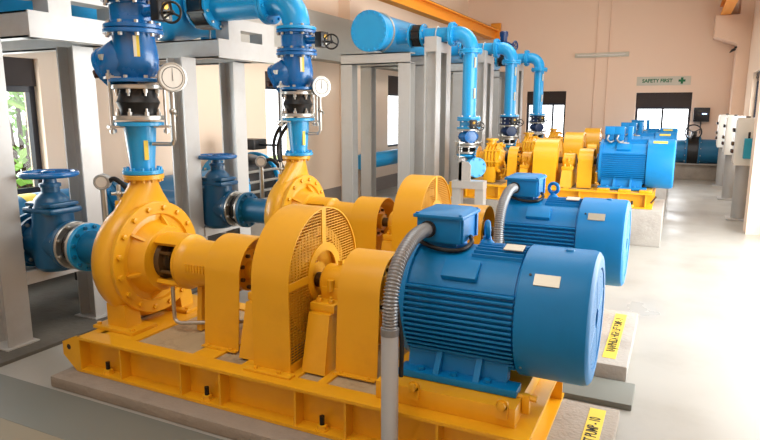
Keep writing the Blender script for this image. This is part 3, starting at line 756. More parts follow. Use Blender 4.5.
# conduits feeding the motors
def conduit(u, label):
    t = thing('cable_conduit', label, 'conduit', (-1.045, Y1-.57, 0), 'motor cable conduits')
    x, y = -1.045, Y1-.57
    MB().cyl((x, y, .0), (x, y, .70), .0375, n=28).build('rigid_pipe', GALV, t)
    MB().lathe((x, y, .695), (0, 0, 1), [(0, .040), (.03, .040), (.033, .034)], 24).build('coupler', FLEXM, t)
    path = bez([(x, y, .72), (x-.002, y+.015, .86), (x-.008, y+.10, .98), (x-.010, y+.24, 1.055), (x-.012, y+.36, 1.075), (x-.014, Y1-.122, 1.072)], 40)
    rr = [.031 + .0035*(1 if (i//2) % 2 else -1) for i in range(len(path))]
    MB().tube(path, rr, 18).build('flexible_hose', FLEXM, t, 80)
    MB().tube(bez([(x+.04, y+.03, .50), (x+.042, y+.03, .66), (x+.022, y+.04, .76), (x-.005, y+.07, .84)], 10), .010, 10).build('earth_cable', BLK, t)
OFF.xyz = U[1]; conduit(1, 'grey conduit with corrugated hose rising in front of the nearest motor')
OFF.xyz = U[2]; conduit(2, 'grey corrugated conduit rising to the second motor terminal box')

# ------------------------------------------------------------------ vertical pipe stacks
def rods_ring(parent, c, R, n, z0, z1, r=.009):
    for k in range(n):
        a = (k+.5)*2*PI/n; x, y = c[0]+R*math.cos(a), c[1]+R*math.sin(a)
        o = MB().cyl((x, y, z0), (x, y, z1), r, n=8)
        for z in (z0+.03, z1-.045): o.lathe((x, y, z), (0, 0, 1), [(0, r*2.1), (.018, r*2.1)], 6)
        o.build('tie_rod', STEEL, parent)
def reducer(u, x, z0, z1, rb, rt):
    t = thing('reducer_pipe', 'blue tapered pipe with yellow sticker above the pump of the ' + WHO[u], 'pipe', (x, Y1, z0), 'blue tapered riser pipes')
    MB().lathe((x, Y1, z0), (0, 0, 1), [(0, rb), (.04, rb), (z1-z0, rt)], 36).build('taper', PBLUE, t)
    flange(t, (x, Y1, z0), (0, 0, 1), rb+.049, .026, PBLUE, 12, .011, PBLUE); flange(t, (x, Y1, z1-.026), (0, 0, 1), rt+.045, .026, PBLUE)
    q = math.radians(-25); n = V((math.cos(q), math.sin(q), .0)); e = V((-math.sin(q), math.cos(q), 0))
    c = V((x, Y1, (z0+z1)/2)) + n*(rb+(rt-rb)*.5+.001)
    P = [c - e*.013 - V((0, 0, .07)), c + e*.013 - V((0, 0, .07)), c + e*.013 + V((0, 0, .05)) , c - e*.013 + V((0, 0, .05))]
    MB().loops([[p - n*.004 for p in P], [p + n*.002 for p in P]]).build('sticker', STICK, t)
def expansion_joint(u, x, z0, z1, r):
    t = thing('expansion_joint', 'black rubber expansion joint with steel tie rods on the riser of the ' + WHO[u], 'pipe joint', (x, Y1, z0), 'rubber expansion joints')
    h = z1-z0; m = (z0+z1)/2
    MB().lathe((x, Y1, z0), (0, 0, 1), [(.03, r*.78), (.045, r*.72), (h*.35, r*.76), (h*.5, r*.86), (h*.65, r*.76), (h-.045, r*.72), (h-.03, r*.78)], 40).build('bellows', BLK, t)
    for z in (z0+.008, z1-.036):
        o = MB().lathe((x, Y1, z), (0, 0, 1), [(0, r-.004), (.004, r), (.024, r), (.028, r-.004)], 40).build('retaining_flange', STEEL, t)
        bolts(o, (x, Y1, z+.028 if z < m else z), (0, 0, 1 if z < m else -1), r*.84, 8, .014, .022, STEEL, stud=.02)
    for a in (24, 66, 204, 246):
        q = math.radians(a); d = V((math.cos(q), math.sin(q), 0)); e = V((-d.y, d.x, 0))
        p = V((x, Y1, 0)) + d*(r+.016)
        rod = MB().cyl((p.x, p.y, z0-.075), (p.x, p.y, z1+.075), .008, n=10)
        for z in (z0-.07, z1+.035): rod.lathe((p.x, p.y, z), (0, 0, 1), [(0, .017), (.02, .017)], 6)
        rod.build('tie_rod', STEEL, t)
        for z in (z0-.038, z1+.022):
            P = [V((x, Y1, z)) + d*(r*.72) - e*.05, V((x, Y1, z)) + d*(r*.72) + e*.05, V((x, Y1, z)) + d*(r+.04) + e*.025, V((x, Y1, z)) + d*(r+.04) - e*.025]
            MB().loops([P, [v + V((0, 0, .014)) for v in P]]).build('gusset_plate', STEEL, t)
def check_valve(u, x, z0, z1, s=1.):
    t = thing('check_valve', 'bulging dark blue check valve on the riser of the ' + WHO[u], 'valve', (x, Y1, z0), 'blue check valves')
    h = z1-z0
    b = MB().lathe((x, Y1, z0), (0, 0, 1), [(0, .13*s), (.055*s, .13*s), (.085*s, .155*s), (h*.45, .162*s), (h*.65, .155*s), (h*.8, .145*s), (h, .145*s)], 40)
    c = V((x, Y1, z0+h*.54)); d = V((-.82, -.12, -.44)).normalized()
    b.lathe(c - d*.02*s, d, [(0, .10*s), (.02*s, .13*s), (.06*s, .165*s), (.17*s, .17*s), (.26*s, .165*s), (.265*s, .12*s)], 40)
    b.build('body', VBLUE, t, 45)
    cv = MB().lathe(c + d*.205*s, d, [(0, .17*s), (.004, .178*s), (.026, .178*s), (.03, .165*s), (.045, .12*s), (.05, .03*s)], 32).build('side_cover', VBLUE, t)
    bolts(cv, c + d*(.205*s+.03), d, .15*s, 8, .011*s, .012*s, VBLUE)
    pc = V((x-.235*s, Y1-.12*s, z0+h*.18)); MB().lathe(pc, (-.6, -.75, -.2), [(0, .03*s), (.035*s, .03*s), (.04*s, .022*s)], 14).build('drain_plug', BRN, t)
    flange(t, (x, Y1, z0), (0, 0, 1), .20*s, .024, VBLUE, 8, .015*s, STEEL, side=1); flange(t, (x, Y1, z1-.026), (0, 0, 1), .205*s, .026, VBLUE, 10, .015*s, STEEL, side=-1)
    q = math.radians(-105); n = V((math.cos(q), math.sin(q), 0)); e = V((-n.y, n.x, 0))
    cc = V((x-.085*s, Y1, z0+h*.47)) + n*.19*s
    P = [cc - e*.026*s - V((0, 0, .02*s)), cc + e*.026*s - V((0, 0, .02*s)), cc + e*.026*s + V((0, 0, .02*s)), cc - e*.026*s + V((0, 0, .02*s))]
    MB().loops([[p - n*.02 for p in P], [p + n*.004 for p in P]]).build('maker_plate', PALEP, t)
    q = math.radians(-38); n = V((math.cos(q), math.sin(q), 0)); e = V((-n.y, n.x, 0)); cc = V((x, Y1, z0+h*.68)) + n*.160*s
    for nm, m, a0, b0 in (('white_label', STICKW, -.02, .0), ('yellow_label', STICK, 0., .02)):
        P = [cc + e*a0*s - V((0, 0, .075*s)), cc + e*b0*s - V((0, 0, .075*s)), cc + e*b0*s + V((0, 0, .065*s)), cc + e*a0*s + V((0, 0, .065*s))]
        MB().loops([[p - n*.02 for p in P], [p + n*.003 for p in P]]).build('sticker', m, t)
def butterfly(u, x, z0, z1, s=1., side=(1, -.15), wheel=True, label=None, m=None):
    t = thing('butterfly_valve', label or ('blue butterfly valve with black gearbox and handwheel on the riser of the ' + WHO[u]), 'valve', (x, Y1, z0), 'riser butterfly valves')
    m = m or VBLUE
    h = z1-z0
    MB().lathe((x, Y1, z0), (0, 0, 1), [(.0, .165*s), (h*.2, .165*s), (h*.25, .155*s), (h*.75, .155*s), (h*.8, .165*s), (h, .165*s)], 40).build('body', m, t)
    for z in (z0+.002, z1-.026): 
        f = MB().lathe((x, Y1, z), (0, 0, 1), [(0, .2*s), (.003, .205*s), (.021, .205*s), (.024, .2*s)], 40).build('flange', m, t)
        bolts(f, (x, Y1, z+.024 if z < (z0+z1)/2 else z), (0, 0, 1 if z < (z0+z1)/2 else -1), .178*s, 10, .015*s, .02*s, STEEL)
    d = V((side[0], side[1], 0)).normalized(); e = V((-d.y, d.x, 0)); zc = (z0+z1)/2
    MB().cyl(V((x, Y1, zc)) + d*.14*s, V((x, Y1, zc)) + d*.31*s, .035*s).build('neck', m, t)
    g = V((x, Y1, zc)) + d*.335*s
    gb = MB().box(g.x-.045*s, g.x+.045*s, g.y-.06*s, g.y+.06*s, zc-.075*s, zc+.075*s, .012, rot=Matrix.Rotation(math.atan2(d.y, d.x), 3, 'Z')).build('gearbox', BLKP, t)
    MB().lathe(g + d*.045*s + V((0, 0, .02)), d, [(0, .024*s), (.006, .024*s), (.008, .018*s)], 18).build('indicator', BRASS, gb)
    MB().box(g.x+d.x*.047*s-.002, g.x+d.x*.047*s+.006, g.y+d.y*.047*s-.016, g.y+d.y*.047*s+.016, zc-.06*s, zc-.035*s).build('tag_plate', STICKW, gb)
    if wheel:
        ax = V((.35, -1, 0)).normalized() if wheel is True else V(wheel)
        hc = g + V((.14, -.05, -.03))*s
        w = MB(); w.torus(hc, ax, 0.068*s, .0085*s, 36, 10)
        a, uu, ww = basis(ax)
        for k in range(3):
            q = k*2*PI/3+.6; w.cyl(hc - ax*.012*s, hc + (uu*math.cos(q)+ww*math.sin(q))*.068*s, .0075*s, n=8)
        w.cyl(hc, g + V((.03, 0, -.02))*s, .011*s, n=10); w.sph(hc - ax*.012*s, .018*s)
        w.build('handwheel', BLKP, t)
def gauge(u, x, y, z, facing, foot):
    t = thing('pressure_gauge', 'round white-faced pressure gauge on a thin pipe beside the riser of the ' + WHO[u], 'gauge', (foot[0], foot[1], foot[2]), 'riser pressure gauges')
    f = V(facing).normalized(); c = V((x, y, z))
    b = MB().lathe(c - f*.05, f, [(0, .05), (.006, .078), (.05, .078), (.052, .088), (.064, .088), (.066, .078), (.06, .076), (.058, .0)], 40, cap1=False).build('case', STEEL, t)
    d = MB().lathe(c + f*.009, f, [(0, .076), (.002, .076)], 40).build('dial', WHITE, t)
    a, uu, ww = basis(f)
    MB().ring(c + f*.0112, f, .060, .064, .001, 40).build('scale_ring', INK, d)
    p = c + f*.013; dd = V((0, 0, 1)); e = f.cross(dd)
    mk = MB(); mk.loops([[p-dd*.02-e*.002, p-dd*.02+e*.002, p+dd*.055+e*.001, p+dd*.055-e*.001], [v+f*.001 for v in (p-dd*.02-e*.002, p-dd*.02+e*.002, p+dd*.055+e*.001, p+dd*.055-e*.001)]])
    mk.build('needle', INK, d)
    MB().tube([c - V((0, 0, .08)) - f*.02, c - V((0, 0, .17)) - f*.02, V((c.x-f.x*.02, c.y-f.y*.02, foot[2]+.03)), V((c.x-f.x*.02-.015, c.y-f.y*.02, foot[2]+.004)), V((c.x-.06, c.y+.02, foot[2])), V(foot)], .013, 10).build('stem_pipe', STEEL, t)
    k = MB().sph(c - V((0, 0, .20)) - f*.02, .022); k.cyl(c - V((0, 0, .20)) - f*.02, c - V((0, 0, .225)) + f*.05, .007, n=8)
    k.build('cock', STEEL, t)
for k in (1, 2):
    OFF.xyz = U[k]; x = XS + (.03 if k == 2 else 0)
    reducer(k, x, 1.24, 1.565, .074, .10)
    expansion_joint(k, x, 1.568, 1.80, .15)
    check_valve(k, x, 1.803, 2.115, .86)
    butterfly(k, x, 2.118, 2.30, .84)
    gauge(k, x+(.27 if k == 1 else .225), Y1+.02, 1.83, (.95, -.52, 0), (x+.10, Y1+.0, 1.43))
    # elbow and branch to the discharge header
    t = thing('discharge_elbow', {1: 'blue pipe elbow at the top of the nearest riser, at the picture edge', 2: 'blue pipe elbow turning from the second riser to its branch pipe'}[k], 'pipe', (x, Y1, 2.30))
    rp, zb = .118, 2.55
    path = [V((x, Y1, 2.302)), V((x, Y1, 2.36))] + arc((x-.19, Y1, 2.36), .19, 0, 90, 14, 'xz')[1:] + [V((x-.24, Y1, zb))]
    MB().tube(path, rp, 32).build('bend', PBLUE, t)
    flange(t, (x, Y1, 2.302), (0, 0, 1), .172, .026, PBLUE, 10, .013, STEEL); flange(t, (x-.27, Y1, zb), (1, 0, 0), .185, .03, PBLUE, 10, .014, PBLUE)
    t = thing('branch_pipe', 'short blue branch pipe from the elbow towards the header, ' + WHO[k], 'pipe', (x-.5, Y1, 2.43), 'near branch pipes')
    MB().cyl((-3.86, Y1, zb), (x-.28, Y1, zb), .128, n=36).build('pipe', PBLUE, t)
    flange(t, (x-.302, Y1, zb), (1, 0, 0), .185, .03, PBLUE, 10, .014, PBLUE, side=-1); flange(t, (-3.86, Y1, zb), (1, 0, 0), .2, .03, PBLUE, 10, .014, STEEL)
    t = thing('butterfly_valve', 'black lug valve on the branch pipe of the ' + WHO[k], 'valve', (-3.96, Y1, 2.4), 'black branch valves')
    b = MB().lathe((-4.035, Y1, 2.565), (1, 0, 0), [(0, .19), (.01, .205), (.16, .205), (.17, .19)], 36).build('body', BLKP, t)
    bolts(b, (-4.035, Y1, 2.565), (1, 0, 0), .195, 8, .022, .19, BLKP)
    MB().cyl((-3.95, Y1, 2.75), (-3.95, Y1, 2.90), .04).box(-4.02, -3.88, Y1-.08, Y1+.08, 2.88, 2.98, .015).build('gearbox', BLKP, t)
OFF.zero()
# near discharge header with taper at its far end
t = thing('discharge_header', 'large blue header pipe lying on the two nearest support frames', 'pipe', (-4.40, 3.5, 2.25))
MB().lathe((-4.40, 0, 2.56), (0, 1, 0), [(-1.2, .295), (4.62, .295), (4.98, .20), (5.15, .20)], 48).build('pipe', PBLUE, t)
for y in (Y1, Y1+1.74):
    MB().cyl((-4.40, y, 2.565), (-4.07, y, 2.565), .14, n=32).build('branch_stub', PBLUE, t)
    flange(t, (-4.072, y, 2.565), (1, 0, 0), .2, .03, PBLUE, 10, .014, STEEL, side=-1)
o = MB().lathe((-4.40, 5.15, 2.56), (0, 1, 0), [(0, .27), (.004, .275), (.06, .275), (.064, .27)], 40).build('blind_flange', PBLUE, t)
bolts(o, (-4.40, 5.15, 2.56), (0, -1, 0), .24, 12, .016, .02, PBLUE)
for y in (2.98, 4.72):
    MB().tube([(-4.40-.31, y, 2.27), (-4.71, y, 2.56)] + arc((-4.40, y, 2.56), .31, 180, 0, 16, 'xz')[1:] + [(-4.09, y, 2.27)], .009, 8).build('u_bolt', STEEL, t)

# ------------------------------------------------------------------ near pipe-support frames
def hcol(mb, x0, x1, y0, y1, z0, z1, web='x', t=.014):
    """H section column: flanges facing +x/-x when web == 'x', else +y/-y"""
    if web == 'x':
        mb.box(x0, x0+t, y0, y1, z0, z1); mb.box(x1-t, x1, y0, y1, z0, z1); c = (y0+y1)/2; mb.box(x0+t, x1-t, c-t/2, c+t/2, z0, z1)
    else:
        mb.box(x0, x1, y0, y0+t, z0, z1); mb.box(x0, x1, y1-t, y1, z0, z1); c = (x0+x1)/2; mb.box(c-t/2, c+t/2, y0+t, y1-t, z0, z1)
    return mb
def near_frame(k):
    t = thing('pipe_support_frame', {1: 'silver steel support frame at the left edge, around the nearest gate valve', 2: 'silver steel support frame behind the nearest riser, around the second gate valve'}[k], 'support frame', (-4.4, Y1, 0), 'near pipe support frames')
    xa, xb = XL+.2+.02, -4.0
    for x in (xb,):
        for y0 in (2.44, 3.14):
            hcol(MB(), x-.18, x, y0, y0+.175, .025, 2.095).build('column', SIL, t)
            MB().box(x-.21, x+.03, y0-.03, y0+.205, .02, .034, .002).build('base_plate', SIL, t)
    # cross beams (channels) and long beams
    for y0, nm in ((2.64, 'crossbeam'), (3.30, 'crossbeam')):
        b = MB(); b.box(xa-.2, -3.76, y0, y0+.012, 2.095, 2.26); b.box(xa-.2, -3.76, y0, y0+.10, 2.095, 2.107); b.box(xa-.2, -3.76, y0, y0+.10, 2.248, 2.26)
        b.build('crossbeam', SIL, t)
    b = MB(); b.box(-3.76, -3.745, 2.64, 3.62, 2.095, 2.26); b.box(-3.86, -3.76, 2.66, 3.62, 2.095, 2.107); b.box(-3.86, -3.76, 2.66, 3.62, 2.248, 2.26); b.build('side_beam', SIL, t)
    # saddle piece with slot
    sd = MB(); yy = 2.93-.14
    sd.box(-3.90, -3.75, yy, yy+.17, 2.26, 2.46); sd.box(-3.90, -3.75, yy+.50, yy+.70, 2.26, 2.46); sd.box(-3.90, -3.75, yy+.17, yy+.50, 2.36, 2.46)
    sd.build('saddle', SIL, t)
    MB().box(-4.02, -3.99, 2.615, 3.14, .44, .53).build('low_rail', SIL, t)
    MB().box(-4.45, -4.12, 2.70, 2.85, .40, .50).build('valve_cradle', SIL, t)
for k in (1, 2):
    OFF.xyz = U[k] + V((0, .05*(k-1), 0)); near_frame(k)

# ------------------------------------------------------------------ suction side
def gate_valve(k, x, label):
    t = thing('gate_valve', label, 'valve', (x, Y1, ZA-.2), 'suction gate valves')
    b = MB(); b.lathe((x-.17, Y1, ZA), (1, 0, 0), [(0, .14), (.34, .14)], 32)
    b.lathe((x, Y1, ZA-.19), (0, 0, 1), [(0, .11), (.03, .14), (.10, .15), (.26, .145), (.36, .135), (.42, .135)], 32)
    b.build('body', DBLUE if False else VBLUE2, t)
    flange(t, (x-.20, Y1, ZA), (1, 0, 0), .18, .032, VBLUE2, 10, .014, STEEL); flange(t, (x+.165, Y1, ZA), (1, 0, 0), .172, .032, VBLUE2, 10, .014, STEEL, side=-1)
    bn = MB().box(x-.155, x+.155, Y1-.13, Y1+.13, ZA+.215, ZA+.265, .03).box(x-.14, x+.14, Y1-.115, Y1+.115, ZA+.265, ZA+.30, .025)
    bn.lathe((x, Y1, ZA+.26), (0, 0, 1), [(0, .125), (.06, .11), (.09, .08), (.105, .06), (.14, .06), (.142, .07), (.165, .07), (.17, .045), (.22, .04)], 28)
    o = bn.build('bonnet', VBLUE2, t)
    for dx in (-.12, 0, .12):
        for dy in (-.09, .09): MB().lathe((x+dx, Y1+dy, ZA+.275), (0, 0, 1), [(0, .013), (.014, .013)], 6).build('bonnet_bolt', VBLUE2, o)
    MB().cyl((x, Y1, ZA+.47), (x, Y1, ZA+.515), .018, n=12).build('stem', STEEL, t)
    w = MB(); hz = .49 + ZA
    R = .175
    w.torus((x, Y1, hz), (0, 0, 1), R, .020, 44, 12)
    w.lathe((x, Y1, hz-.035), (0, 0, 1), [(0, .04), (.055, .04), (.06, .03)], 20)
    for q in range(5):
        a = q*2*PI/5+.3; w.cyl((x+.03*math.cos(a), Y1+.03*math.sin(a), hz-.01), (x+R*math.cos(a), Y1+R*math.sin(a), hz), .014, n=8)
    w.build('handwheel', VBLUE, t)
VBLUE2 = mat('gate_blue', (.03, .32, .48), .35, var=.1, coat=.2)
for k in (1, 2):
    OFF.xyz = U[k]
    gate_valve(k, -3.945, {1: 'dark blue gate valve with flat handwheel at the left edge, nearest', 2: 'blue gate valve with flat handwheel between the second support columns'}[k])
    t = thing('rubber_joint', 'ringed black suction joint between gate valve and pump of the ' + WHO[k], 'pipe joint', (-3.77, Y1, ZA-.2), 'suction joints')
    MB().lathe((-3.745, Y1, ZA), (1, 0, 0), [(0, .13), (.03, .12), (.065, .145), (.10, .12), (.125, .13)], 32).build('bellows', BLK, t)
    for x in (-3.747, -3.638):
        o = MB().lathe((x, Y1, ZA), (1, 0, 0), [(0, .164), (.004, .168), (.017, .168), (.021, .164)], 40).build('retaining_flange', STEEL, t)
        bolts(o, (x+(.021 if x < -3.7 else 0), Y1, ZA), (1 if x < -3.7 else -1, 0, 0), .145, 8, .014, .016, STEEL)
    t = thing('suction_branch', 'short blue suction pipe joining the gate valve to the low header, ' + WHO[k], 'pipe', (-4.5, Y1, ZA-.2), 'suction branches')
    MB().cyl((-4.84, Y1, ZA), (-4.18, Y1, ZA), .13, n=32).build('pipe', HBLUE, t)
    flange(t, (-4.202, Y1, ZA), (1, 0, 0), .20, .03, HBLUE, 10, .014, STEEL, side=-1)
    # pressure transmitter on the suction neck
    t = thing('transmitter', {1: 'small round grey transmitter on a post left of the nearest pump', 2: 'small round grey transmitter on a post left of the second pump'}[k], 'instrument', (-3.43, Y1+.05, .85), 'suction transmitters')
    c = V((-3.44, Y1+.02, 1.165)); f = V((.55, -.8, 0)).normalized()
    MB().lathe(c - f*.04, f, [(0, .045), (.01, .052), (.07, .052), (.075, .046), (.07, .04)], 28).build('case', POST, t)
    MB().lathe(c + f*.03, f, [(0, .035), (.004, .035)], 20).build('dial', WHITE, t)
    MB().tube([c - V((0, 0, .05)), c - V((0, 0, .18)), (-3.44, Y1+.02, ZA+.17), (-3.44, Y1+.02, ZA+.12)], .02, 12).build('stem_pipe', STEEL, t)
    MB().tube(bez([c + V((.03, .02, 0)), c + V((.10, .02, .02)), c + V((.18, .05, -.06)), c + V((.22, .08, -.20)), c + V((.25, .1, -.30))], 10), .016, 10).build('cable', BLK, t)
OFF.zero()
t = thing('suction_header', 'large low blue suction header running along the left wall behind the frames', 'pipe', (-4.95, 7, .48))
MB().lathe((-4.95, 0, ZA), (0, 1, 0), [(-1.2, .225), (5.85, .225)], 40).build('pipe', HBLUE, t)
MB().lathe((-4.95, 0, ZA), (0, 1, 0), [(6.48, .225), (6.62, .225), (6.66, .15), (6.67, .02)], 40).build('end_cap', HBLUE, t)
for y in (3.98, 4.03, 5.82, 6.44): 
    flange(t, (-4.95, y, ZA), (0, 1, 0), (.32 if y < 5 else .385), .038, HBLUE if y < 5 else PBLUE, 14, .017, HBLUE if y < 5 else STEEL, side=-1)
b = MB().lathe((-4.95, 3.22, ZA), (0, 1, 0), [(0, .2265), (.14, .2265)], 40).build('yellow_band', STICK, t)
for y in (1.0, 5.2):
    MB().box(-5.15, -4.75, y-.08, y+.08, .0, ZA-.19, .01).build('saddle_block', CONC, t)
t = thing('suction_header', 'slim blue suction pipe low along the left wall of the far row', 'pipe', (-4.95, 12, .58))
MB().lathe((-4.95, 0, .72), (0, 1, 0), [(9.4, .02), (9.41, .12), (9.45, .14), (14.6, .14), (14.64, .12), (14.65, .02)], 32).build('pipe', PBLUE, t)
for y in (9.7, 12.2, 14.3): MB().box(-5.07, -4.83, y-.07, y+.07, 0, .585, .01).build('saddle_block', CONC, t)
t = thing('butterfly_valve', 'large black bolted valve on the low suction header behind the second pump', 'valve', (-4.95, 6.14, .4))
b = MB().lathe((-4.95, 5.86, ZA), (0, 1, 0), [(0, .30), (.02, .35), (.12, .37), (.46, .37), (.56, .35), (.58, .30)], 40).build('body', BLKP, t)
bolts(b, (-4.95, 5.86, ZA), (0, -1, 0), .31, 12, .022, .03, STEEL)
bolts(b, (-4.59, 6.10, ZA), (1, 0, 0), .01, 1, .02, .02, STEEL)
MB().cyl((-4.95, 6.14, ZA+.35), (-4.95, 6.14, ZA+.46), .07).build('neck', VBLUE, t)
MB().box(-5.05, -4.62, 6.02, 6.28, ZA+.44, ZA+.57, .02).build('gearbox', BLKP, t)
MB().cyl((-4.7, 6.14, ZA+.50), (-4.3, 6.14, ZA+.50), .014, n=10).build('drive_rod', BLKP, t)
for z in (-.18, -.06, .06, .18): MB().cyl((-4.95+math.sqrt(.36**2-z*z)+.02, 5.84, ZA+z), (-4.95+math.sqrt(.36**2-z*z)+.02, 6.46, ZA+z), .018, n=10).build('tie_rod', STEEL, t)
t = thing('power_cable', 'looping black cables hanging behind the second pump riser', 'cable', (-3.6, 5.2, .9))
MB().tube(bez([(-3.25, 4.75, 1.545), (-3.35, 4.75, 1.46), (-3.41, 4.75, 1.34), (-3.41, 4.75, 1.20), (-3.36, 4.75, 1.10), (-3.28, 4.75, 1.04)], 12), .016, 10).build('cable', BLK, t)
MB().tube(bez([(-3.23, 4.77, 1.53), (-3.32, 4.77, 1.43), (-3.375, 4.77, 1.32), (-3.375, 4.77, 1.20), (-3.32, 4.77, 1.08), (-3.25, 4.77, 1.02)], 12), .016, 10).build('cable', BLK, t)
t = thing('cable_tray', 'dark metal cable tray low on the floor behind the left frame', 'tray', (-4.4, 4.0, .2))
MB().box(-4.62, -4.22, 3.45, 4.2, .18, .19).box(-4.62, -4.60, 3.45, 4.2, .18, .27).box(-4.24, -4.22, 3.45, 4.2, .18, .27).build('channel', BLKP, t)
for y in (3.5, 4.1): MB().box(-4.6, -4.24, y, y+.04, .02, .18).build('leg', BLKP, t)

# ------------------------------------------------------------------ far row: pipes, header, frames
XF = -2.95      # riser in unit coordinates (shifted by .25)
def far_stack(k, yo):
    OFF.xyz = U[k]; w = WHO[k]; x = XF; z = -U[k].z
    t = thing('riser_pipe', {3: 'tall light blue riser pipe nearest of the three in the far row', 4: 'middle light blue riser pipe of the far row', 5: 'farthest light blue riser pipe, against the back window'}[k], 'pipe', (x, Y1, 1.5+z), 'light blue riser pipes')
    MB().cyl((x, Y1, 1.50+z), (x, Y1, 2.42+z), .10, n=32).build('pipe', PBLUE, t)
    flange(t, (x, Y1, 1.50+z), (0, 0, 1), .165, .028, PBLUE, 8, .013, STEEL); flange(t, (x, Y1, 2.40+z), (0, 0, 1), .165, .028, PBLUE, 8, .013, PBLUE, side=-1)
    for zz in (1.78, 2.2):
        MB().box(x+.085, x+.103, Y1-.075, Y1-.045, zz+z, zz+z+.14).build('sticker', STICKW, t)
    t = thing('discharge_elbow', {3: 'light blue elbow on top of the nearest far riser', 4: 'light blue elbow on top of the middle far riser', 5: 'light blue elbow on top of the farthest riser'}[k], 'pipe', (x, Y1, 2.43+z), 'far elbows')
    MB().tube([V((x, Y1, 2.43+z)), V((x, Y1, 2.46+z))] + arc((x-.20, Y1, 2.47+z), .20, 0, 90, 12, 'xz')[1:] + [V((x-.24, Y1, 2.67+z))], .105, 28).build('bend', PBLUE, t)
    flange(t, (x, Y1, 2.43+z), (0, 0, 1), .165, .026, PBLUE, 8, .013, PBLUE); flange(t, (x-.265, Y1, 2.67+z), (1, 0, 0), .165, .028, PBLUE, 8, .013, PBLUE)
    t = thing('branch_pipe', 'light blue horizontal branch pipe of the ' + w, 'pipe', (x-.5, Y1, 2.56+z), 'far branch pipes')
    MB().cyl((x-.70, Y1, 2.67+z), (x-.27, Y1, 2.67+z), .10, n=28).build('pipe', PBLUE, t)
    flange(t, (x-.295, Y1, 2.67+z), (1, 0, 0), .165, .028, PBLUE, 8, .013, PBLUE, side=-1); flange(t, (x-.71, Y1, 2.67+z), (1, 0, 0), .165, .028, PBLUE, 8, .013, STEEL)
    t = thing('butterfly_valve', 'black lug valve on the branch pipe of the ' + w, 'valve', (x-.8, Y1, 2.5+z), 'black branch valves')
    b = MB().lathe((x-.85, Y1, 2.67+z), (1, 0, 0), [(0, .13), (.01, .15), (.12, .15), (.13, .13)], 28).build('body', BLKP, t)
    bolts(b, (x-.85, Y1, 2.67+z), (1, 0, 0), .14, 8, .018, .15, BLKP)
    butterfly(k, x, 1.36+z, 1.497+z, .82, (.6, -1), (.6, -.8, 0) if k == 3 else (.35, -1, 0), 'black-banded butterfly valve under the riser of the ' + w, PBLUE if k == 3 else DBLUE)
    s = .74
    t = thing('check_valve', 'round-bellied blue check valve with tie bars on the riser of the ' + w, 'valve', (x, Y1, 1.14+z), 'far check valves')
    MB().lathe((x, Y1, 1.15+z), (0, 0, 1), [(0, .10), (.03, .10), (.06, .135), (.10, .15), (.14, .135), (.17, .10), (.20, .10)], 32).build('body', VBLUE if k == 3 else DBLUE, t)
    MB().lathe((x, Y1, 1.25+z), (.5, -.85, 0), [(.08, .075), (.135, .07), (.14, .085), (.155, .085), (.16, .04)], 24).build('side_cover', VBLUE if k == 3 else DBLUE, t)
    flange(t, (x, Y1, 1.142+z), (0, 0, 1), .16, .022, STEEL, 8, .014, STEEL); flange(t, (x, Y1, 1.335+z), (0, 0, 1), .16, .022, STEEL, 8, .014, STEEL, side=-1)
    expansion_joint(k, x, .985+z+.02, 1.138+z, .165)
    # lower elbow into the pump
    t = thing('pump_elbow', 'light blue elbow with round flange below the riser of the ' + w, 'pipe', (x, Y1, .8+z), 'lower elbows')
    zc = .96
    MB().tube([V((x, Y1, 1.0+z)), V((x, Y1, .99+z))] + [V((x+.16-.16*math.cos(q), Y1, .96-.254+.0 + .16 - .16*math.sin(q))) for q in [i*PI/2/10 for i in range(1, 11)]] + [V((x+.165, Y1, ZA))], .095, 26).build('bend', PBLUE, t)
    flange(t, (x+.145, Y1, ZA), (1, 0, 0), .16, .028, PBLUE, 8, .013, PBLUE, side=-1); flange(t, (x, Y1, .975+z), (0, 0, 1), .16, .026, PBLUE)
for k in (3, 4, 5): far_stack(k, 0)
OFF.zero()
t = thing('discharge_header', 'large light blue header pipe with bolted blind end facing the camera', 'pipe', (-4.03, 10, 2.43))
MB().lathe((-4.03, 0, 2.72), (0, 1, 0), [(8.02, .265), (14.2, .265), (14.25, .2), (14.27, .02)], 48).build('pipe', PBLUE, t)
o = MB().lathe((-4.03, 7.93, 2.715), (0, 1, 0), [(0, .278), (.005, .283), (.045, .283), (.05, .278)], 56).build('blind_flange', PBLUE, t)
bolts(o, (-4.03, 7.93, 2.715), (0, -1, 0), .255, 18, .016, .018, PBLUE)
MB().lathe((-4.03, 7.985, 2.715), (0, 1, 0), [(0, .278), (.005, .283), (.045, .283), (.05, .278)], 56).build('flange', PBLUE, t)
for k in (3, 4, 5):
    y = Y1+U[k].y
    MB().cyl((-4.03, y, 2.67), (-3.60, y, 2.67), .11, n=28).build('branch_stub', PBLUE, t)
    flange(t, (-3.605, y, 2.67), (1, 0, 0), .165, .028, PBLUE, 8, .013, STEEL, side=-1)
    MB().torus((-4.03, y-.24, 2.72), (0, 1, 0), .272, .016, 36, 8).build('strap', STEEL, t)

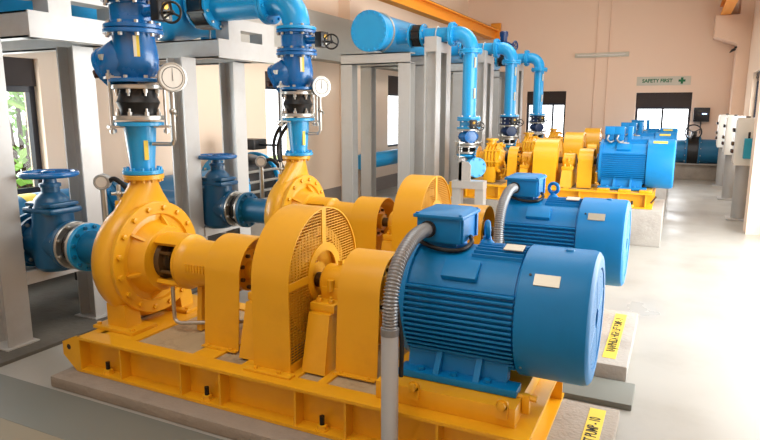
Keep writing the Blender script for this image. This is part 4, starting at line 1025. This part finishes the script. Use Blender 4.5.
def far_frame(k):
    y0 = Y1+U[k].y-.45
    t = thing('pipe_support_frame', {3: 'grey steel portal frame under the blind end of the far header', 4: 'grey steel portal frame under the far header, second from the front', 5: 'grey steel portal frame under the far header, nearest the back wall'}[k], 'support frame', (-3.97, y0+.4, 0), 'far portal frames')
    for y in (y0+.0, y0+.62):
        for xa in (-4.52, -3.60):
            hcol(MB(), xa, xa+.18, y, y+.18, .012, 2.265, 'y').build('column', SIL, t)
            MB().box(xa-.03, xa+.21, y-.03, y+.21, 0, .012).build('base_plate', SIL, t)
        hcol(MB(), -4.52, -3.42, y, y+.18, 2.265, 2.268).box(-4.52, -3.42, y, y+.014, 2.265, 2.415).box(-4.52, -3.42, y, y+.18, 2.40, 2.415).box(-4.52, -3.42, y, y+.18, 2.265, 2.28).build('crossbeam', SIL, t)
    MB().box(-4.11, -3.95, y0, y0+.18, 2.415, 2.45).build('saddle', SIL, t)
    # branch support column
    t = thing('branch_support', {3: 'tall grey twin column under the nearest far branch pipe', 4: 'tall grey twin column under the middle far branch pipe', 5: 'tall grey twin column under the farthest branch pipe'}[k], 'support column', (-3.3, y0+.4, 0), 'branch support columns')
    y = Y1+U[k].y
    for dy in (-.30, .12):
        hcol(MB(), -3.27, -3.09, y+dy, y+dy+.18, .012, 2.42).build('column', SIL, t)
        MB().box(-3.30, -3.06, y+dy-.03, y+dy+.21, 0, .012).build('base_plate', SIL, t)
    MB().box(-3.27, -3.09, y-.30, y+.30, 2.42, 2.555).box(-3.27, -3.09, y-.30, y-.115, 2.555, 2.62).box(-3.27, -3.09, y+.115, y+.30, 2.555, 2.62).build('saddle', SIL, t)
    MB().tube([(-3.18, y-.115, 2.5)] + arc((-3.18, y, 2.67), .112, 180, 0, 12, 'yz') + [(-3.18, y+.115, 2.5)], .009, 8).build('u_bolt', STEEL, t)
for k in (3, 4, 5): far_frame(k)
# small pedestal frame in front of the third skid
t = thing('pipe_stool', 'small light grey portal stool in front of the blue elbow of the far row', 'stand', (-2.55, 7.65, 0))
for x in (-2.57, -2.26): MB().box(x-.055, x+.055, 7.58, 7.72, 0, .62).build('leg', SILL if False else SIL, t)
MB().box(-2.625, -2.205, 7.56, 7.74, .62, .72).build('top_bar', SIL, t)
b = MB(); b.box(-2.54, -2.50, 7.58, 7.72, .72, 1.0); b.prism([(-2.54, .72), (-2.38, .72), (-2.38, .92), (-2.41, .96), (-2.50, .98), (-2.54, .95)], 'y', 7.58, 7.60); b.build('upright', SIL, t)
MB().box(-2.60, -2.2, 7.55, 7.56, .50, .53).build('brace', SIL, t) if False else None
# motorised actuator on the far header
t = thing('valve_actuator', 'small dark blue actuator with handwheel above the middle far elbow', 'actuator', (-2.79, 10.95, 2.78))
ax, ay = -2.90, 10.97
MB().cyl((ax, ay, 2.74), (ax, ay, 2.80), .03).build('neck', DBLUE, t)
MB().lathe((ax, ay, 2.79), (0, 0, 1), [(0, .05), (.02, .06), (.08, .062), (.11, .075), (.17, .075), (.185, .055)], 24).build('case', DBLUE, t)
w = MB(); w.torus((ax+.21, ay-.02, 2.72), (1, -.3, 0), .075, .015, 24, 8); w.cyl((ax, ay, 2.81), (ax+.21, ay-.02, 2.72), .016, n=8)
for q in range(4): w.cyl((ax+.21, ay-.02, 2.72), (ax+.21, ay-.02+.075*math.cos(q*PI/2), 2.72+.075*math.sin(q*PI/2)), .009, n=6)
w.build('handwheel', DBLUE, t)
t = thing('suction_elbow', 'light blue elbow with round flange held by the small grey stool', 'pipe', (-2.45, 8.0, .75))
MB().tube(bez([(-2.62, 8.45, .86), (-2.60, 8.25, .86), (-2.52, 8.08, .86), (-2.43, 7.98, .86)], 8), .085, 22).build('bend', PBLUE, t)
flange(t, (-2.43, 7.98, .86), (.62, -.78, 0), .135, .03, PBLUE, 8, .012, PBLUE)

# ------------------------------------------------------------------ light, world, camera
def area(name, loc, rot, sx, sy, e, col=(1, 1, 1)):
    l = bpy.data.lights.new(name, 'AREA'); l.shape = 'RECTANGLE'; l.size = sx; l.size_y = sy; l.energy = e; l.color = col
    o = bpy.data.objects.new(name, l); COL.objects.link(o); o.location = loc; o.rotation_euler = rot
    return o
area('door_daylight', (XR+.10, 6.3, 1.6), (0, PI/2, 0), 2.9, 5.2, 230, (1, .985, .96))
for y, e in ((.6, 95), (6.0, 75), (11.0, 115)): area('ceiling_fill_light', (-1.6, y, HZ-.05), (0, 0, 0), 3.2, 2.4, e, (1, .975, .94))  # added fill: unseen overhead area lights brightening the front and the back, no real fittings
area('window_daylight', (XL-.05, 3.1, 1.45), (0, -PI/2, 0), 1.1, 1.4, 22, (.95, .98, 1))
area('window_daylight', (-.4, YB+.05, 1.2), (-PI/2, 0, 0), 1.2, 1.0, 40)
area('window_daylight', (XR+.05, 13.1, 1.45), (0, PI/2, 0), 1.0, 1.7, 40)
w = bpy.data.worlds.new('World'); S.world = w; w.use_nodes = True
bg = w.node_tree.nodes['Background']; bg.inputs[0].default_value = (.93, .97, 1, 1); bg.inputs[1].default_value = 3.8
cam = bpy.data.cameras.new('Camera'); co = bpy.data.objects.new('Camera', cam); COL.objects.link(co)
cam.sensor_width = 36; cam.lens = 36*610/760; cam.clip_start = .05; cam.clip_end = 100
pitch = math.atan(112/610); yaw = math.atan(301/(610/math.cos(pitch)))
co.location = (0, 0, 1.65); co.rotation_euler = (PI/2-pitch, 0, yaw)
S.camera = co
S.view_settings.view_transform = 'Standard'; S.view_settings.look = 'None'; S.view_settings.gamma = 1; S.view_settings.exposure = 0
S.view_settings.use_curve_mapping = False
for o in list(bpy.data.objects):
    if '_w' in o: del o['_w']
S.cycles.max_bounces = 8; S.cycles.diffuse_bounces = 5; S.cycles.use_denoising = True
